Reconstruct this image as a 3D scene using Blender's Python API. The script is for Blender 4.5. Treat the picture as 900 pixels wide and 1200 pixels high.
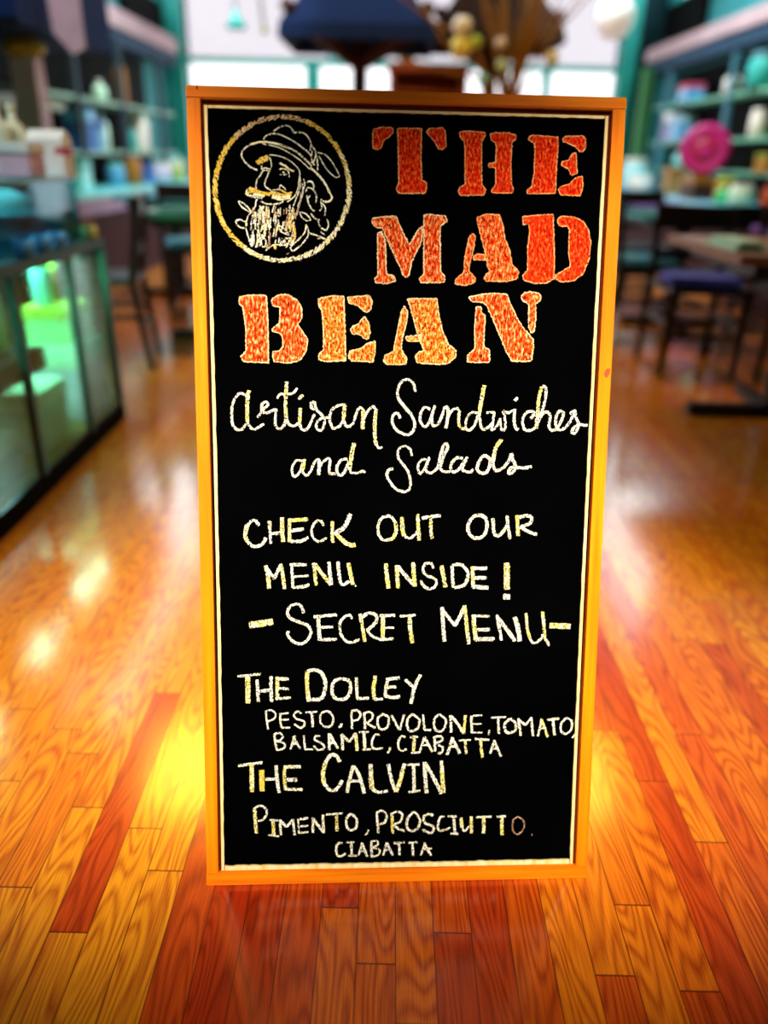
import bpy, bmesh, math, random
from mathutils import Vector, Matrix
SC = bpy.context.scene
C = SC.collection
for o in list(bpy.data.objects):
    bpy.data.objects.remove(o)

# ---------------------------------------------------------------- camera
F = 900.0                                   # focal length in pixels of a 900x1200 frame
PITCH = math.atan(420 / 900.0)              # looking down about 25 degrees
ROLL = 0.0246
EYE = Vector((0, 0, 1.0556))
_c, _s, _cr, _sr = math.cos(PITCH), math.sin(PITCH), math.cos(ROLL), math.sin(ROLL)
FWD = Vector((0, _c, -_s))
RIGHT = Vector((1, 0, 0)) * _cr + Vector((0, _s, _c)) * _sr
UP = Vector((1, 0, 0)) * -_sr + Vector((0, _s, _c)) * _cr
cam_data = bpy.data.cameras.new('camera')
cam = bpy.data.objects.new('camera', cam_data)
C.objects.link(cam)
cam.matrix_world = Matrix(((RIGHT.x, UP.x, -FWD.x, EYE.x), (RIGHT.y, UP.y, -FWD.y, EYE.y),
                           (RIGHT.z, UP.z, -FWD.z, EYE.z), (0, 0, 0, 1)))
cam_data.sensor_fit = 'VERTICAL'
cam_data.sensor_height = 36.0
cam_data.lens = 36.0 * F / 1200.0
cam_data.clip_start = 0.02
cam_data.dof.use_dof = True
cam_data.dof.focus_distance = 1.15
cam_data.dof.aperture_fstop = 1.2
SC.camera = cam

# ---------------------------------------------------------------- world, lights, exposure
world = bpy.data.worlds.new('overcast_sky')
SC.world = world
world.use_nodes = True
bg = world.node_tree.nodes['Background']
bg.inputs[0].default_value = (0.97, 0.97, 1.0, 1)
bg.inputs[1].default_value = 8.0
SC.view_settings.view_transform = 'Standard'
SC.view_settings.look = 'None'
SC.view_settings.exposure = 0.0
SC.view_settings.gamma = 1.0
SC.view_settings.use_curve_mapping = False


def spot(name, loc, target, power, angle, blend, col, size):
    d = bpy.data.lights.new(name, 'SPOT')
    d.energy = power; d.spot_size = math.radians(angle); d.spot_blend = blend
    d.color = col; d.shadow_soft_size = size
    o = bpy.data.objects.new(name, d); C.objects.link(o)
    o.location = loc
    o.rotation_euler = (Vector(target) - Vector(loc)).to_track_quat('-Z', 'Y').to_euler()
    return o


def area(name, loc, target, power, sx, sy, col):
    d = bpy.data.lights.new(name, 'AREA')
    d.shape = 'RECTANGLE'; d.size = sx; d.size_y = sy; d.energy = power; d.color = col
    o = bpy.data.objects.new(name, d); C.objects.link(o)
    o.location = loc
    o.rotation_euler = (Vector(target) - Vector(loc)).to_track_quat('-Z', 'Y').to_euler()
    return o


# two added, unseen spots; their cones leave the near floor corners dark
for sx_ in (-1, 1):
    spot('added_floor_spot', (0.6 * sx_, -1.0, 3.3), (0.46 * sx_, 1.50, 0.0), 1150, 22, 1.0, (1.0, 0.86, 0.62), 0.10)
# unseen spot added in front of the sign to brighten the board
spot('added_board_spot', (0.0, -2.3, 2.5), (0.03, 0.99, 0.42), 640, 24, 1.0, (1.0, 0.90, 0.74), 0.06)
# warm ceiling lamps further down the hall
for sx_ in (-1, 1):
    area('warm_ceiling_lamp', (1.55 * sx_, 5.2, 3.9), (1.55 * sx_, 5.2, 0), 58, 0.9, 0.9, (1.0, 0.50, 0.05))
# cool overhead fill light added for the hall's ambient level
area('added_hall_fill', (0, 7.6, 5.1), (0, 7.6, 0), 80, 3.0, 0.6, (0.80, 0.97, 1.0))
# cool spots added to brighten the goods on the wall counters
spot('added_counter_spot', (1.2, 7.2, 4.9), (2.95, 8.3, 0.9), 900, 58, 0.8, (0.80, 0.97, 1.0), 0.1)
spot('added_counter_spot', (-1.0, 6.8, 4.9), (-2.5, 8.0, 0.9), 800, 58, 0.8, (0.80, 0.97, 1.0), 0.1)
spot('added_stall_spot', (-1.1, 2.0, 4.6), (-1.95, 4.9, 1.5), 420, 30, 0.8, (0.95, 0.95, 1.0), 0.22)  # added to lift the banner and column out of shade
# cool spot added to whiten goods on the far end of the case
spot('added_case_spot', (-1.9, 1.2, 4.2), (-1.3, 3.0, 0.9), 420, 24, 0.8, (0.85, 0.98, 1.0), 0.22)


# ---------------------------------------------------------------- materials
def ndt(m): return m.node_tree.nodes, m.node_tree.links


MATS = {}


def mat(name, col, rough=0.6, spec=0.3, metal=0.0, var=0.12, scale=8.0, emis=0.0):
    """procedural paint / cloth / plastic with a little mottling"""
    if name in MATS: return MATS[name]
    m = bpy.data.materials.new(name); m.use_nodes = True
    n, l = ndt(m); b = n['Principled BSDF']
    b.inputs['Roughness'].default_value = rough
    b.inputs['Specular IOR Level'].default_value = spec
    b.inputs['Metallic'].default_value = metal
    tc = n.new('ShaderNodeTexCoord'); t = n.new('ShaderNodeTexNoise')
    t.inputs['Scale'].default_value = scale; t.inputs['Detail'].default_value = 3
    l.new(tc.outputs['Object'], t.inputs['Vector'])
    r = n.new('ShaderNodeValToRGB')
    r.color_ramp.elements[0].position = 0.3; r.color_ramp.elements[1].position = 0.7
    r.color_ramp.elements[0].color = tuple(c * (1 - var) for c in col) + (1,)
    r.color_ramp.elements[1].color = tuple(min(1, c * (1 + var)) for c in col) + (1,)
    l.new(t.outputs['Fac'], r.inputs[0]); l.new(r.outputs[0], b.inputs['Base Color'])
    if emis:
        b.inputs['Emission Color'].default_value = col + (1,)
        b.inputs['Emission Strength'].default_value = emis
    MATS[name] = m
    return m


def glass_mat(name, tint, gloss=0.5):
    """thin clear sheet: tinted see-through plus a mirror reflection by angle"""
    if name in MATS: return MATS[name]
    m = bpy.data.materials.new(name); m.use_nodes = True
    n, l = ndt(m); n.remove(n['Principled BSDF']); out = n['Material Output']
    tr = n.new('ShaderNodeBsdfTransparent'); tr.inputs[0].default_value = tint + (1,)
    gl = n.new('ShaderNodeBsdfGlossy'); gl.inputs['Roughness'].default_value = 0.04
    fr = n.new('ShaderNodeFresnel'); fr.inputs[0].default_value = 1.45
    mu = n.new('ShaderNodeMath'); mu.operation = 'MULTIPLY'; mu.inputs[1].default_value = gloss
    mx = n.new('ShaderNodeMixShader')
    l.new(fr.outputs[0], mu.inputs[0]); l.new(mu.outputs[0], mx.inputs[0])
    l.new(tr.outputs[0], mx.inputs[1]); l.new(gl.outputs[0], mx.inputs[2]); l.new(mx.outputs[0], out.inputs[0])
    MATS[name] = m
    return m


def wood_mat(name, c_lo, c_hi, c_grain, axis, rough=0.45, spec=0.3):
    """sawn softwood: long streaks running along one local axis"""
    if name in MATS: return MATS[name]
    m = bpy.data.materials.new(name); m.use_nodes = True
    n, l = ndt(m); b = n['Principled BSDF']
    b.inputs['Roughness'].default_value = rough; b.inputs['Specular IOR Level'].default_value = spec
    tc = n.new('ShaderNodeTexCoord'); mp = n.new('ShaderNodeMapping')
    sc = [90, 90, 90]; sc[axis] = 4
    mp.inputs['Scale'].default_value = sc
    l.new(tc.outputs['Object'], mp.inputs[0])
    t = n.new('ShaderNodeTexNoise'); t.inputs['Scale'].default_value = 1.0; t.inputs['Detail'].default_value = 5
    l.new(mp.outputs[0], t.inputs['Vector'])
    t2 = n.new('ShaderNodeTexNoise'); t2.inputs['Scale'].default_value = 3.0; t2.inputs['Detail'].default_value = 2
    l.new(tc.outputs['Object'], t2.inputs['Vector'])
    r = n.new('ShaderNodeValToRGB')
    r.color_ramp.elements[0].position = 0.28; r.color_ramp.elements[0].color = c_grain + (1,)
    r.color_ramp.elements[1].position = 0.42; r.color_ramp.elements[1].color = c_lo + (1,)
    e = r.color_ramp.elements.new(0.7); e.color = c_hi + (1,)
    l.new(t.outputs['Fac'], r.inputs[0])
    mx = n.new('ShaderNodeMix'); mx.data_type = 'RGBA'; mx.blend_type = 'MIX'
    r2 = n.new('ShaderNodeValToRGB')
    r2.color_ramp.elements[0].position = 0.40; r2.color_ramp.elements[1].position = 0.65
    r2.color_ramp.elements[0].color = (0, 0, 0, 1); r2.color_ramp.elements[1].color = (0.6, 0.6, 0.6, 1)
    l.new(t2.outputs['Fac'], r2.inputs[0]); l.new(r2.outputs[0], mx.inputs[0])
    l.new(r.outputs[0], mx.inputs[6]); mx.inputs[7].default_value = c_lo + (1,)
    l.new(mx.outputs[2], b.inputs['Base Color'])
    MATS[name] = m
    return m


def chalk_mat(name, c_a, c_b, scale_patch, gap, streak=None, c_mid=None):
    """dry chalk on slate: two chalk colours in patches, dark grains where the board shows through"""
    if name in MATS: return MATS[name]
    m = bpy.data.materials.new(name); m.use_nodes = True
    n, l = ndt(m); b = n['Principled BSDF']
    b.inputs['Roughness'].default_value = 1.0; b.inputs['Specular IOR Level'].default_value = 0.0
    tc = n.new('ShaderNodeTexCoord')
    mp = n.new('ShaderNodeMapping'); mp.inputs['Scale'].default_value = streak or (1, 1, 1)
    l.new(tc.outputs['Object'], mp.inputs[0])
    t1 = n.new('ShaderNodeTexNoise'); t1.inputs['Scale'].default_value = scale_patch; t1.inputs['Detail'].default_value = 4
    l.new(mp.outputs[0], t1.inputs['Vector'])
    t2 = n.new('ShaderNodeTexNoise'); t2.inputs['Scale'].default_value = 620; t2.inputs['Detail'].default_value = 2
    l.new(mp.outputs[0], t2.inputs['Vector'])
    r1 = n.new('ShaderNodeValToRGB'); e = r1.color_ramp.elements
    e[0].position = 0.40; e[0].color = c_a + (1,); e[1].position = 0.60; e[1].color = c_b + (1,)
    if c_mid:
        e[0].position = 0.40; e[1].position = 0.70
        k = e.new(0.52); k.color = c_mid + (1,)
    r2 = n.new('ShaderNodeValToRGB'); e = r2.color_ramp.elements
    e[0].position = gap - 0.035; e[0].color = (0, 0, 0, 1); e[1].position = gap + 0.035; e[1].color = (1, 1, 1, 1)
    l.new(t1.outputs['Fac'], r1.inputs[0]); l.new(t2.outputs['Fac'], r2.inputs[0])
    mx = n.new('ShaderNodeMix'); mx.data_type = 'RGBA'; mx.blend_type = 'MIX'
    mx.inputs[6].default_value = (0.01, 0.005, 0.003, 1)
    l.new(r2.outputs[0], mx.inputs[0]); l.new(r1.outputs[0], mx.inputs[7])
    l.new(mx.outputs[2], b.inputs['Base Color'])
    MATS[name] = m
    return m


# ---------------------------------------------------------------- mesh helpers
def link(name, bm, m, parent=None, smooth=False):
    me = bpy.data.meshes.new(name)
    bmesh.ops.recalc_face_normals(bm, faces=bm.faces[:])
    bm.to_mesh(me); bm.free()
    if isinstance(m, (list, tuple)):
        for x in m: me.materials.append(x)
    else: me.materials.append(m)
    if smooth:
        for p in me.polygons: p.use_smooth = True
    o = bpy.data.objects.new(name, me); C.objects.link(o)
    if parent: o.parent = parent
    return o


def box(bm, x0, x1, y0, y1, z0, z1, bev=0.0):
    r = bmesh.ops.create_cube(bm, size=1.0)
    for v in r['verts']:
        v.co = Vector(((x0 + x1) / 2 + v.co.x * (x1 - x0), (y0 + y1) / 2 + v.co.y * (y1 - y0), (z0 + z1) / 2 + v.co.z * (z1 - z0)))
    if bev:
        es = list({e for v in r['verts'] for e in v.link_edges})
        bmesh.ops.bevel(bm, geom=es, offset=bev, segments=2, affect='EDGES')


def tube(bm, pts, rad, seg=10, caps=True):
    """round bar along a polyline; rad is a number or one radius per point"""
    pts = [Vector(p) for p in pts]
    rads = rad if isinstance(rad, (list, tuple)) else [rad] * len(pts)
    rings = []
    for i, p in enumerate(pts):
        d = (pts[min(i + 1, len(pts) - 1)] - pts[max(i - 1, 0)]).normalized()
        a = d.orthogonal().normalized() if abs(d.z) > 0.95 else d.cross(Vector((0, 0, 1))).normalized()
        b = d.cross(a)
        rings.append([bm.verts.new(p + (a * math.cos(t) + b * math.sin(t)) * rads[i]) for t in [2 * math.pi * k / seg for k in range(seg)]])
    for r0, r1 in zip(rings, rings[1:]):
        for k in range(seg):
            bm.faces.new((r0[k], r0[(k + 1) % seg], r1[(k + 1) % seg], r1[k]))
    if caps:
        bm.faces.new(rings[0][::-1]); bm.faces.new(rings[-1])


def lathe(bm, prof, seg=24, c=(0, 0, 0)):
    """turned shape from (radius, height) pairs"""
    rings = []
    for r, z in prof:
        rings.append([bm.verts.new((c[0] + max(r, 1e-4) * math.cos(2 * math.pi * k / seg), c[1] + max(r, 1e-4) * math.sin(2 * math.pi * k / seg), c[2] + z)) for k in range(seg)])
    for r0, r1 in zip(rings, rings[1:]):
        for k in range(seg):
            bm.faces.new((r0[k], r0[(k + 1) % seg], r1[(k + 1) % seg], r1[k]))
    bm.faces.new(rings[0][::-1]); bm.faces.new(rings[-1])


def prism(bm, poly, y0, y1, plane='xz'):
    """closed outline pushed through a thickness"""
    def P(a, b, t): return (a, t, b) if plane == 'xz' else ((t, a, b) if plane == 'yz' else (a, b, t))
    A = [bm.verts.new(P(a, b, y0)) for a, b in poly]; B = [bm.verts.new(P(a, b, y1)) for a, b in poly]
    bm.faces.new(A); bm.faces.new(B[::-1])
    for i in range(len(poly)):
        j = (i + 1) % len(poly)
        bm.faces.new((A[i], B[i], B[j], A[j]))


def thing(name, label, cat, loc=(0, 0, 0), rotz=0.0, group=None):
    o = bpy.data.objects.new(name, None); C.objects.link(o)
    o.empty_display_size = 0.1
    o.location = loc; o.rotation_euler = (0, 0, rotz)
    o['label'] = label; o['category'] = cat
    if group: o['group'] = group
    return o


def tag(o, label, cat, group=None):
    o['label'] = label; o['category'] = cat
    if group: o['group'] = group
    return o


def structure(o):
    o['kind'] = 'structure'
    return o


def dup(root, loc, rotz, label, group=None):
    r = root.copy(); C.objects.link(r)
    r.location = loc; r.rotation_euler = (0, 0, rotz); r['label'] = label
    if group: r['group'] = group
    for ch in list(root.children):
        k = ch.copy(); C.objects.link(k); k.parent = r
        for g in list(ch.children):
            q = g.copy(); C.objects.link(q); q.parent = k
    return r


def BM(): return bmesh.new()


# ---------------------------------------------------------------- floor: narrow oak strips, laid one by one in a single sheet
def floor_material():
    m = bpy.data.materials.new('oak_strip_floor'); m.use_nodes = True
    n, l = ndt(m); b = n['Principled BSDF']

    def math_(op, a, b_=None, c=None):
        k = n.new('ShaderNodeMath'); k.operation = op
        for i, v in enumerate((a, b_, c)):
            if v is None: continue
            if isinstance(v, (int, float)): k.inputs[i].default_value = v
            else: l.new(v, k.inputs[i])
        return k.outputs[0]

    def ramp(fac, stops):
        r = n.new('ShaderNodeValToRGB'); e = r.color_ramp.elements
        e[0].position, e[0].color = stops[0][0], stops[0][1] + (1,)
        e[1].position, e[1].color = stops[-1][0], stops[-1][1] + (1,)
        for p, c in stops[1:-1]:
            k = e.new(p); k.color = c + (1,)
        l.new(fac, r.inputs[0]); return r.outputs[0]

    uv = n.new('ShaderNodeUVMap'); uv.uv_map = 'strip'      # across 0..1, along in metres
    en = n.new('ShaderNodeUVMap'); en.uv_map = 'ends'       # distance to both ends
    at = n.new('ShaderNodeVertexColor'); at.layer_name = 'tone'
    s1 = n.new('ShaderNodeSeparateXYZ'); l.new(uv.outputs[0], s1.inputs[0])
    s2 = n.new('ShaderNodeSeparateXYZ'); l.new(en.outputs[0], s2.inputs[0])
    s3 = n.new('ShaderNodeSeparateColor'); l.new(at.outputs[0], s3.inputs[0])
    # figure: contour lines of a slow stretched noise give the cathedral arches
    cx = n.new('ShaderNodeCombineXYZ')
    l.new(math_('MULTIPLY', s1.outputs[0], 0.9), cx.inputs[0])
    l.new(math_('MULTIPLY', s1.outputs[1], 2.3), cx.inputs[1])
    l.new(math_('MULTIPLY', s3.outputs[1], 60.0), cx.inputs[2])
    t1 = n.new('ShaderNodeTexNoise'); t1.inputs['Scale'].default_value = 1.0
    t1.inputs['Detail'].default_value = 1.2; t1.inputs['Roughness'].default_value = 0.35
    l.new(cx.outputs[0], t1.inputs['Vector'])
    rings = math_('FRACT', math_('MULTIPLY', t1.outputs['Fac'], 17.0))
    ringline = ramp(rings, [(0.0, (1, 1, 1)), (0.34, (0.05, 0.05, 0.05)), (0.62, (0, 0, 0)), (0.96, (0.85, 0.85, 0.85))])
    # pores: fine streaks along the strip
    c2 = n.new('ShaderNodeCombineXYZ')
    l.new(math_('MULTIPLY', s1.outputs[0], 26.0), c2.inputs[0])
    l.new(math_('MULTIPLY', s1.outputs[1], 14.0), c2.inputs[1])
    l.new(math_('MULTIPLY', s3.outputs[1], 90.0), c2.inputs[2])
    t2 = n.new('ShaderNodeTexNoise'); t2.inputs['Scale'].default_value = 1.0; t2.inputs['Detail'].default_value = 4
    l.new(c2.outputs[0], t2.inputs['Vector'])
    pores = ramp(t2.outputs['Fac'], [(0.42, (0, 0, 0)), (0.62, (1, 1, 1))])
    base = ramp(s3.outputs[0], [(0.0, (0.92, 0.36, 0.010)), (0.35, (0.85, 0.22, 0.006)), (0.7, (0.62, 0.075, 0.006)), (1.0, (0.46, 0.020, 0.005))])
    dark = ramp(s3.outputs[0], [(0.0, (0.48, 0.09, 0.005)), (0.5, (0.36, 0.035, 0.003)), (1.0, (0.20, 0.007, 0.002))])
    mix = n.new('ShaderNodeMix'); mix.data_type = 'RGBA'
    amt = math_('MULTIPLY', math_('ADD', math_('MULTIPLY', ringline, 0.75), math_('MULTIPLY', pores, 0.40)), 0.95)
    l.new(amt, mix.inputs[0]); l.new(base, mix.inputs[6]); l.new(dark, mix.inputs[7])
    mix.clamp_factor = True
    # seams between strips
    e1 = math_('MINIMUM', s1.outputs[0], math_('SUBTRACT', 1.0, s1.outputs[0]))
    seam_a = math_('LESS_THAN', e1, 0.016)
    seam_b = math_('LESS_THAN', math_('MINIMUM', s2.outputs[0], s2.outputs[1]), 0.0013)
    seam = math_('MULTIPLY', math_('MAXIMUM', seam_a, seam_b), 0.85)
    mx2 = n.new('ShaderNodeMix'); mx2.data_type = 'RGBA'
    l.new(seam, mx2.inputs[0]); l.new(mix.outputs[2], mx2.inputs[6]); mx2.inputs[7].default_value = (0.10, 0.012, 0.003, 1)
    l.new(mx2.outputs[2], b.inputs['Base Color'])
    b.inputs['Roughness'].default_value = 0.18
    b.inputs['Specular IOR Level'].default_value = 0.5
    b.inputs['Coat Weight'].default_value = 1.0; b.inputs['Coat Roughness'].default_value = 0.13
    bump = n.new('ShaderNodeBump'); bump.inputs['Strength'].default_value = 0.12; bump.inputs['Distance'].default_value = 0.001
    l.new(math_('SUBTRACT', 1.0, math_('MAXIMUM', seam, math_('MULTIPLY', amt, 0.4))), bump.inputs['Height'])
    l.new(bump.outputs[0], b.inputs['Normal'])
    return m


def build_floor():
    rnd = random.Random(11)
    W = 0.057
    fixed = {0: [0.763, 1.32], 2: [0.874], -1: [1.001, 1.467], -2: [0.837, 1.133, 1.406], -4: [1.059], -5: [1.257],
             18: [0.958], 15: [0.832], 14: [0.717], 16: [0.697, 1.235], 19: [1.229], 13: [1.235]}
    toned = {(0, 1): 0.93, (-1, 1): 0.30, (-2, 1): 0.62}
    bm = bmesh.new()
    l1 = bm.loops.layers.uv.new('strip'); l2 = bm.loops.layers.uv.new('ends')
    lc = bm.loops.layers.color.new('tone')
    k0, k1 = int((-2.9 + 0.452) / W) - 1, int((3.4 + 0.452) / W) + 1
    for k in range(k0, k1 + 1):
        xa = -0.452 + (k - 0.5) * W; xb = xa + W
        fx = fixed.get(k, [])
        js = list(fx)
        y = (fx[-1] if fx else rnd.uniform(-2.6, -1.9))
        while y < 11.3:
            y += rnd.uniform(0.35, 1.15); js.append(min(y, 11.3))
        if fx:
            y = fx[0]
            while y > -2.9:
                y -= rnd.uniform(0.4, 1.1); js.append(max(y, -3.0))
        js = sorted(set([-3.0] + js))
        for a, b in zip(js, js[1:]):
            if b - a < 0.002: continue
            t = rnd.betavariate(2.0, 4.5) * 0.75 + 0.03
            mid = (a + b) / 2
            if a < 1.25:                          # near strips vary; those before the sign redder, painting in its shade
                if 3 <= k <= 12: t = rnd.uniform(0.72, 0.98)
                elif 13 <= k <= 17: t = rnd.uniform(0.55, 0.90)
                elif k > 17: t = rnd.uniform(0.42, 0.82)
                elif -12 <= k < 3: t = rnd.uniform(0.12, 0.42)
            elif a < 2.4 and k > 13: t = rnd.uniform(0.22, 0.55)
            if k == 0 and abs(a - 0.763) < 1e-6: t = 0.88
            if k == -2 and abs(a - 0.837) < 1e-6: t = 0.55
            off = rnd.uniform(0, 1)
            vs = [bm.verts.new(p) for p in ((xa, a, 0), (xb, a, 0), (xb, b, 0), (xa, b, 0))]
            f = bm.faces.new(vs)
            L = b - a
            for lp, (u, v) in zip(f.loops, ((0, 0), (1, 0), (1, L), (0, L))):
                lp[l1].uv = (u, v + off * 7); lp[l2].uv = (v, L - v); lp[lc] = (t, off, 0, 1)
    bmesh.ops.recalc_face_normals(bm, faces=bm.faces[:])
    me = bpy.data.meshes.new('floor'); bm.to_mesh(me); bm.free()
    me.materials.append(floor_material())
    if me.polygons[0].normal.z < 0: me.flip_normals()
    o = bpy.data.objects.new('floor', me); C.objects.link(o)
    return structure(o)


build_floor()

# ---------------------------------------------------------------- room shell
XL, XR, YB, YE, ZC = -2.85, 3.30, -3.0, 11.1, 5.2
m_wall = mat('teal_wall_paint', (0.03, 0.26, 0.28), 0.7, 0.2, var=0.15, scale=0.8)
m_wall_dark = mat('dark_teal_wall_paint', (0.010, 0.05, 0.07), 0.8, 0.2, scale=1.5)
m_black = mat('black_paint', (0.002, 0.002, 0.0025), 0.7, 0.04)
m_frame = mat('teal_window_frame', (0.02, 0.42, 0.38), 0.45, 0.3)
m_fascia = mat('dusty_pink_fascia', (0.50, 0.36, 0.40), 0.6, 0.2, scale=3)
m_soffit = mat('blue_grey_soffit', (0.015, 0.05, 0.10), 0.7, 0.2)
m_ceil = mat('dark_ceiling_paint', (0.05, 0.06, 0.065), 0.9, 0.1)


def slab(name, x0, x1, y0, y1, z0, z1, m, bev=0.0, parent=None):
    bm = BM(); box(bm, x0, x1, y0, y1, z0, z1, bev)
    return link(name, bm, m, parent)


# side walls, each with a high row of clerestory windows
CL1, CZ1 = 10.85, 4.85
for nm, xa, xb, k, CL0, CZ0 in (('wall_left', XL - 0.1, XL, 2, 6.4, 2.62), ('wall_right', XR, XR + 0.1, 3, 8.3, 2.72)):
    bm = BM()
    box(bm, xa, xb, YB, CL0, 0, ZC); box(bm, xa, xb, CL1, YE, 0, ZC)
    box(bm, xa, xb, CL0, CL1, 0, CZ0); box(bm, xa, xb, CL0, CL1, CZ1, ZC)
    structure(link(nm, bm, m_wall))
    bm = BM()
    box(bm, xa + .02, xb - .02, CL0, CL1, CZ0, CZ0 + .06); box(bm, xa + .02, xb - .02, CL0, CL1, CZ1 - .06, CZ1)
    for i in range(4):
        yy = CL0 + .03 + (CL1 - CL0 - .06) * i / 3
        box(bm, xa + .02, xb - .02, yy - .03, yy + .03, CZ0 + .06, CZ1 - .06)
    fr_ = structure(link('window_%d' % k, bm, m_frame))
    slab('glass_pane', (xa + xb) / 2 - .003, (xa + xb) / 2 + .003, CL0 + .06, CL1 - .06, CZ0 + .06, CZ1 - .06, glass_mat('clear_window_glass', (0.97, 0.98, 0.98), 0.4), parent=fr_)
structure(slab('wall_back', XL - 0.1, XR + 0.1, YB - 0.1, YB, 0, ZC, m_ceil))
structure(slab('ceiling', XL - 0.1, XR + 0.1, YB - 0.1, YE + 0.2, ZC, ZC + 0.1, m_ceil))
# far wall: header, sill and piers round one tall window
bm = BM()
box(bm, XL - 0.1, -2.62, YE, YE + 0.2, 0, ZC); box(bm, 2.80, XR + 0.1, YE, YE + 0.2, 0, ZC)
box(bm, -2.62, 2.80, YE, YE + 0.2, 4.75, ZC); box(bm, -2.62, 2.80, YE, YE + 0.2, 0, 0.12)
structure(link('wall_end', bm, m_wall_dark))
bm = BM()
for x0, x1 in ((-2.84, -2.62), (2.78, 2.98)): box(bm, x0, x1, YE - 0.14, YE + 0.02, 0.0, 4.85, 0.01)
box(bm, -2.62, 2.78, YE - 0.04, YE + 0.04, 2.03, 2.10); box(bm, -2.62, 2.78, YE - 0.04, YE + 0.04, 4.70, 4.78)
box(bm, -2.62, 2.78, YE - 0.05, YE + 0.05, 0.10, 0.18)
for x, w in ((-1.03, 0.09), (0.55, 0.05), (1.92, 0.05)):
    box(bm, x - w, x + w, YE - 0.04, YE + 0.04, 0.18, 2.03)
for x in (-0.80, 1.0):
    box(bm, x - 0.03, x + 0.03, YE - 0.03, YE + 0.03, 2.10, 4.70)
w1 = structure(link('window_1', bm, m_frame))
slab('glass_pane', -2.62, 2.78, YE - 0.006, YE + 0.006, 2.10, 4.70, glass_mat('sky_dimming_glass_upper', (0.345, 0.335, 0.345), 0.25), parent=w1)  # glass tint dims the sky behind; upper pane tinted darker
slab('glass_pane', -2.62, 2.78, YE - 0.006, YE + 0.006, 0.18, 2.03, glass_mat('sky_dimming_glass_lower', (0.50, 0.50, 0.50), 0.25), parent=w1)
# dark uprights at the window end of both side walls
structure(slab('trim_1', XL, XL + 0.06, 9.3, 10.75, 2.30, 2.61, m_black))
structure(slab('trim_2', XR - 0.06, XR, 9.6, 10.9, 2.30, 2.71, m_black))
# shop fascias running down both sides
for nm, x0, x1, lo, hi in (('trim_3', XL, -2.66, 2.02, 2.26), ('trim_4', 3.05, XR, 2.05, 2.26)):
    bm = BM(); box(bm, x0, x1, 2.5, 10.85, lo + 0.07, hi, 0.008)
    t = structure(link(nm, bm, m_fascia))
    slab('soffit_board', x0 + (0.0 if x0 < 0 else 0.02), x1 - (0.02 if x0 < 0 else 0.0), 2.5, 10.85, lo - 0.06, lo + 0.07, m_soffit, parent=t)
# green door post to the right of the window
structure(slab('trim_5', 2.99, 3.10, 10.5, 10.7, 0, 2.05, mat('green_post_paint', (0.06, 0.28, 0.10), 0.5, 0.3), 0.008))


# ---------------------------------------------------------------- small goods
def bottle(label, loc, h, r, m, cap, group=None, name='bottle', cat='bottle'):
    t = thing(name, label, cat, loc, 0, group)
    bm = BM(); lathe(bm, [(r * .9, 0), (r, h * .03), (r, h * .58), (r * .8, h * .68), (r * .36, h * .78), (r * .33, h * .92)], 18)
    link('bottle_body', bm, m, t, True)
    bm = BM(); lathe(bm, [(r * .42, h * .90), (r * .42, h), (r * .2, h * 1.001)], 14)
    link('cap', bm, cap, t)
    return t


def jar(label, loc, h, r, m, lid, group=None, name='jar', cat='jar'):
    t = thing(name, label, cat, loc, 0, group)
    bm = BM(); lathe(bm, [(r * .88, 0), (r, h * .06), (r, h * .74), (r * .8, h * .84)], 20)
    link('jar_body', bm, m, t, True)
    bm = BM(); lathe(bm, [(r * .86, h * .84), (r * .88, h * .96), (r * .8, h)], 20)
    link('lid', bm, lid, t)
    return t


def carton(label, loc, w, d, h, m, m2, group=None, name='carton', cat='box'):
    t = thing(name, label, cat, loc, 0, group)
    bm = BM(); box(bm, -w / 2, w / 2, -d / 2, d / 2, 0, h, 0.004)
    link('carton_body', bm, m, t)
    bm = BM(); box(bm, -w / 2 - .004, w / 2 + .004, -d / 2 - .004, d / 2 + .004, h * .72, h + .006, 0.004)
    link('lid', bm, m2, t)
    return t


def paper_bag(label, loc, w, d, h, m, m2, group=None):
    t = thing('paper_bag', label, 'bag', loc, 0, group)
    bm = BM()
    A = [bm.verts.new(p) for p in ((-w / 2, -d / 2, 0), (w / 2, -d / 2, 0), (w / 2, d / 2, 0), (-w / 2, d / 2, 0))]
    B = [bm.verts.new(p) for p in ((-w / 2, -d * .45, h * .8), (w / 2, -d * .45, h * .8), (w / 2, d * .45, h * .8), (-w / 2, d * .45, h * .8))]
    D = [bm.verts.new(p) for p in ((-w * .48, -d * .08, h), (w * .48, -d * .08, h), (w * .48, d * .08, h), (-w * .48, d * .08, h))]
    bm.faces.new(A[::-1]); bm.faces.new(D)
    for P, Q in ((A, B), (B, D)):
        for i in range(4): bm.faces.new((P[i], P[(i + 1) % 4], Q[(i + 1) % 4], Q[i]))
    link('bag_body', bm, m, t)
    bm = BM(); box(bm, w * .28, w * .5 + .004, -d * .47, d * .3, h * .45, h * .62)
    link('seal', bm, m2, t)
    return t


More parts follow.
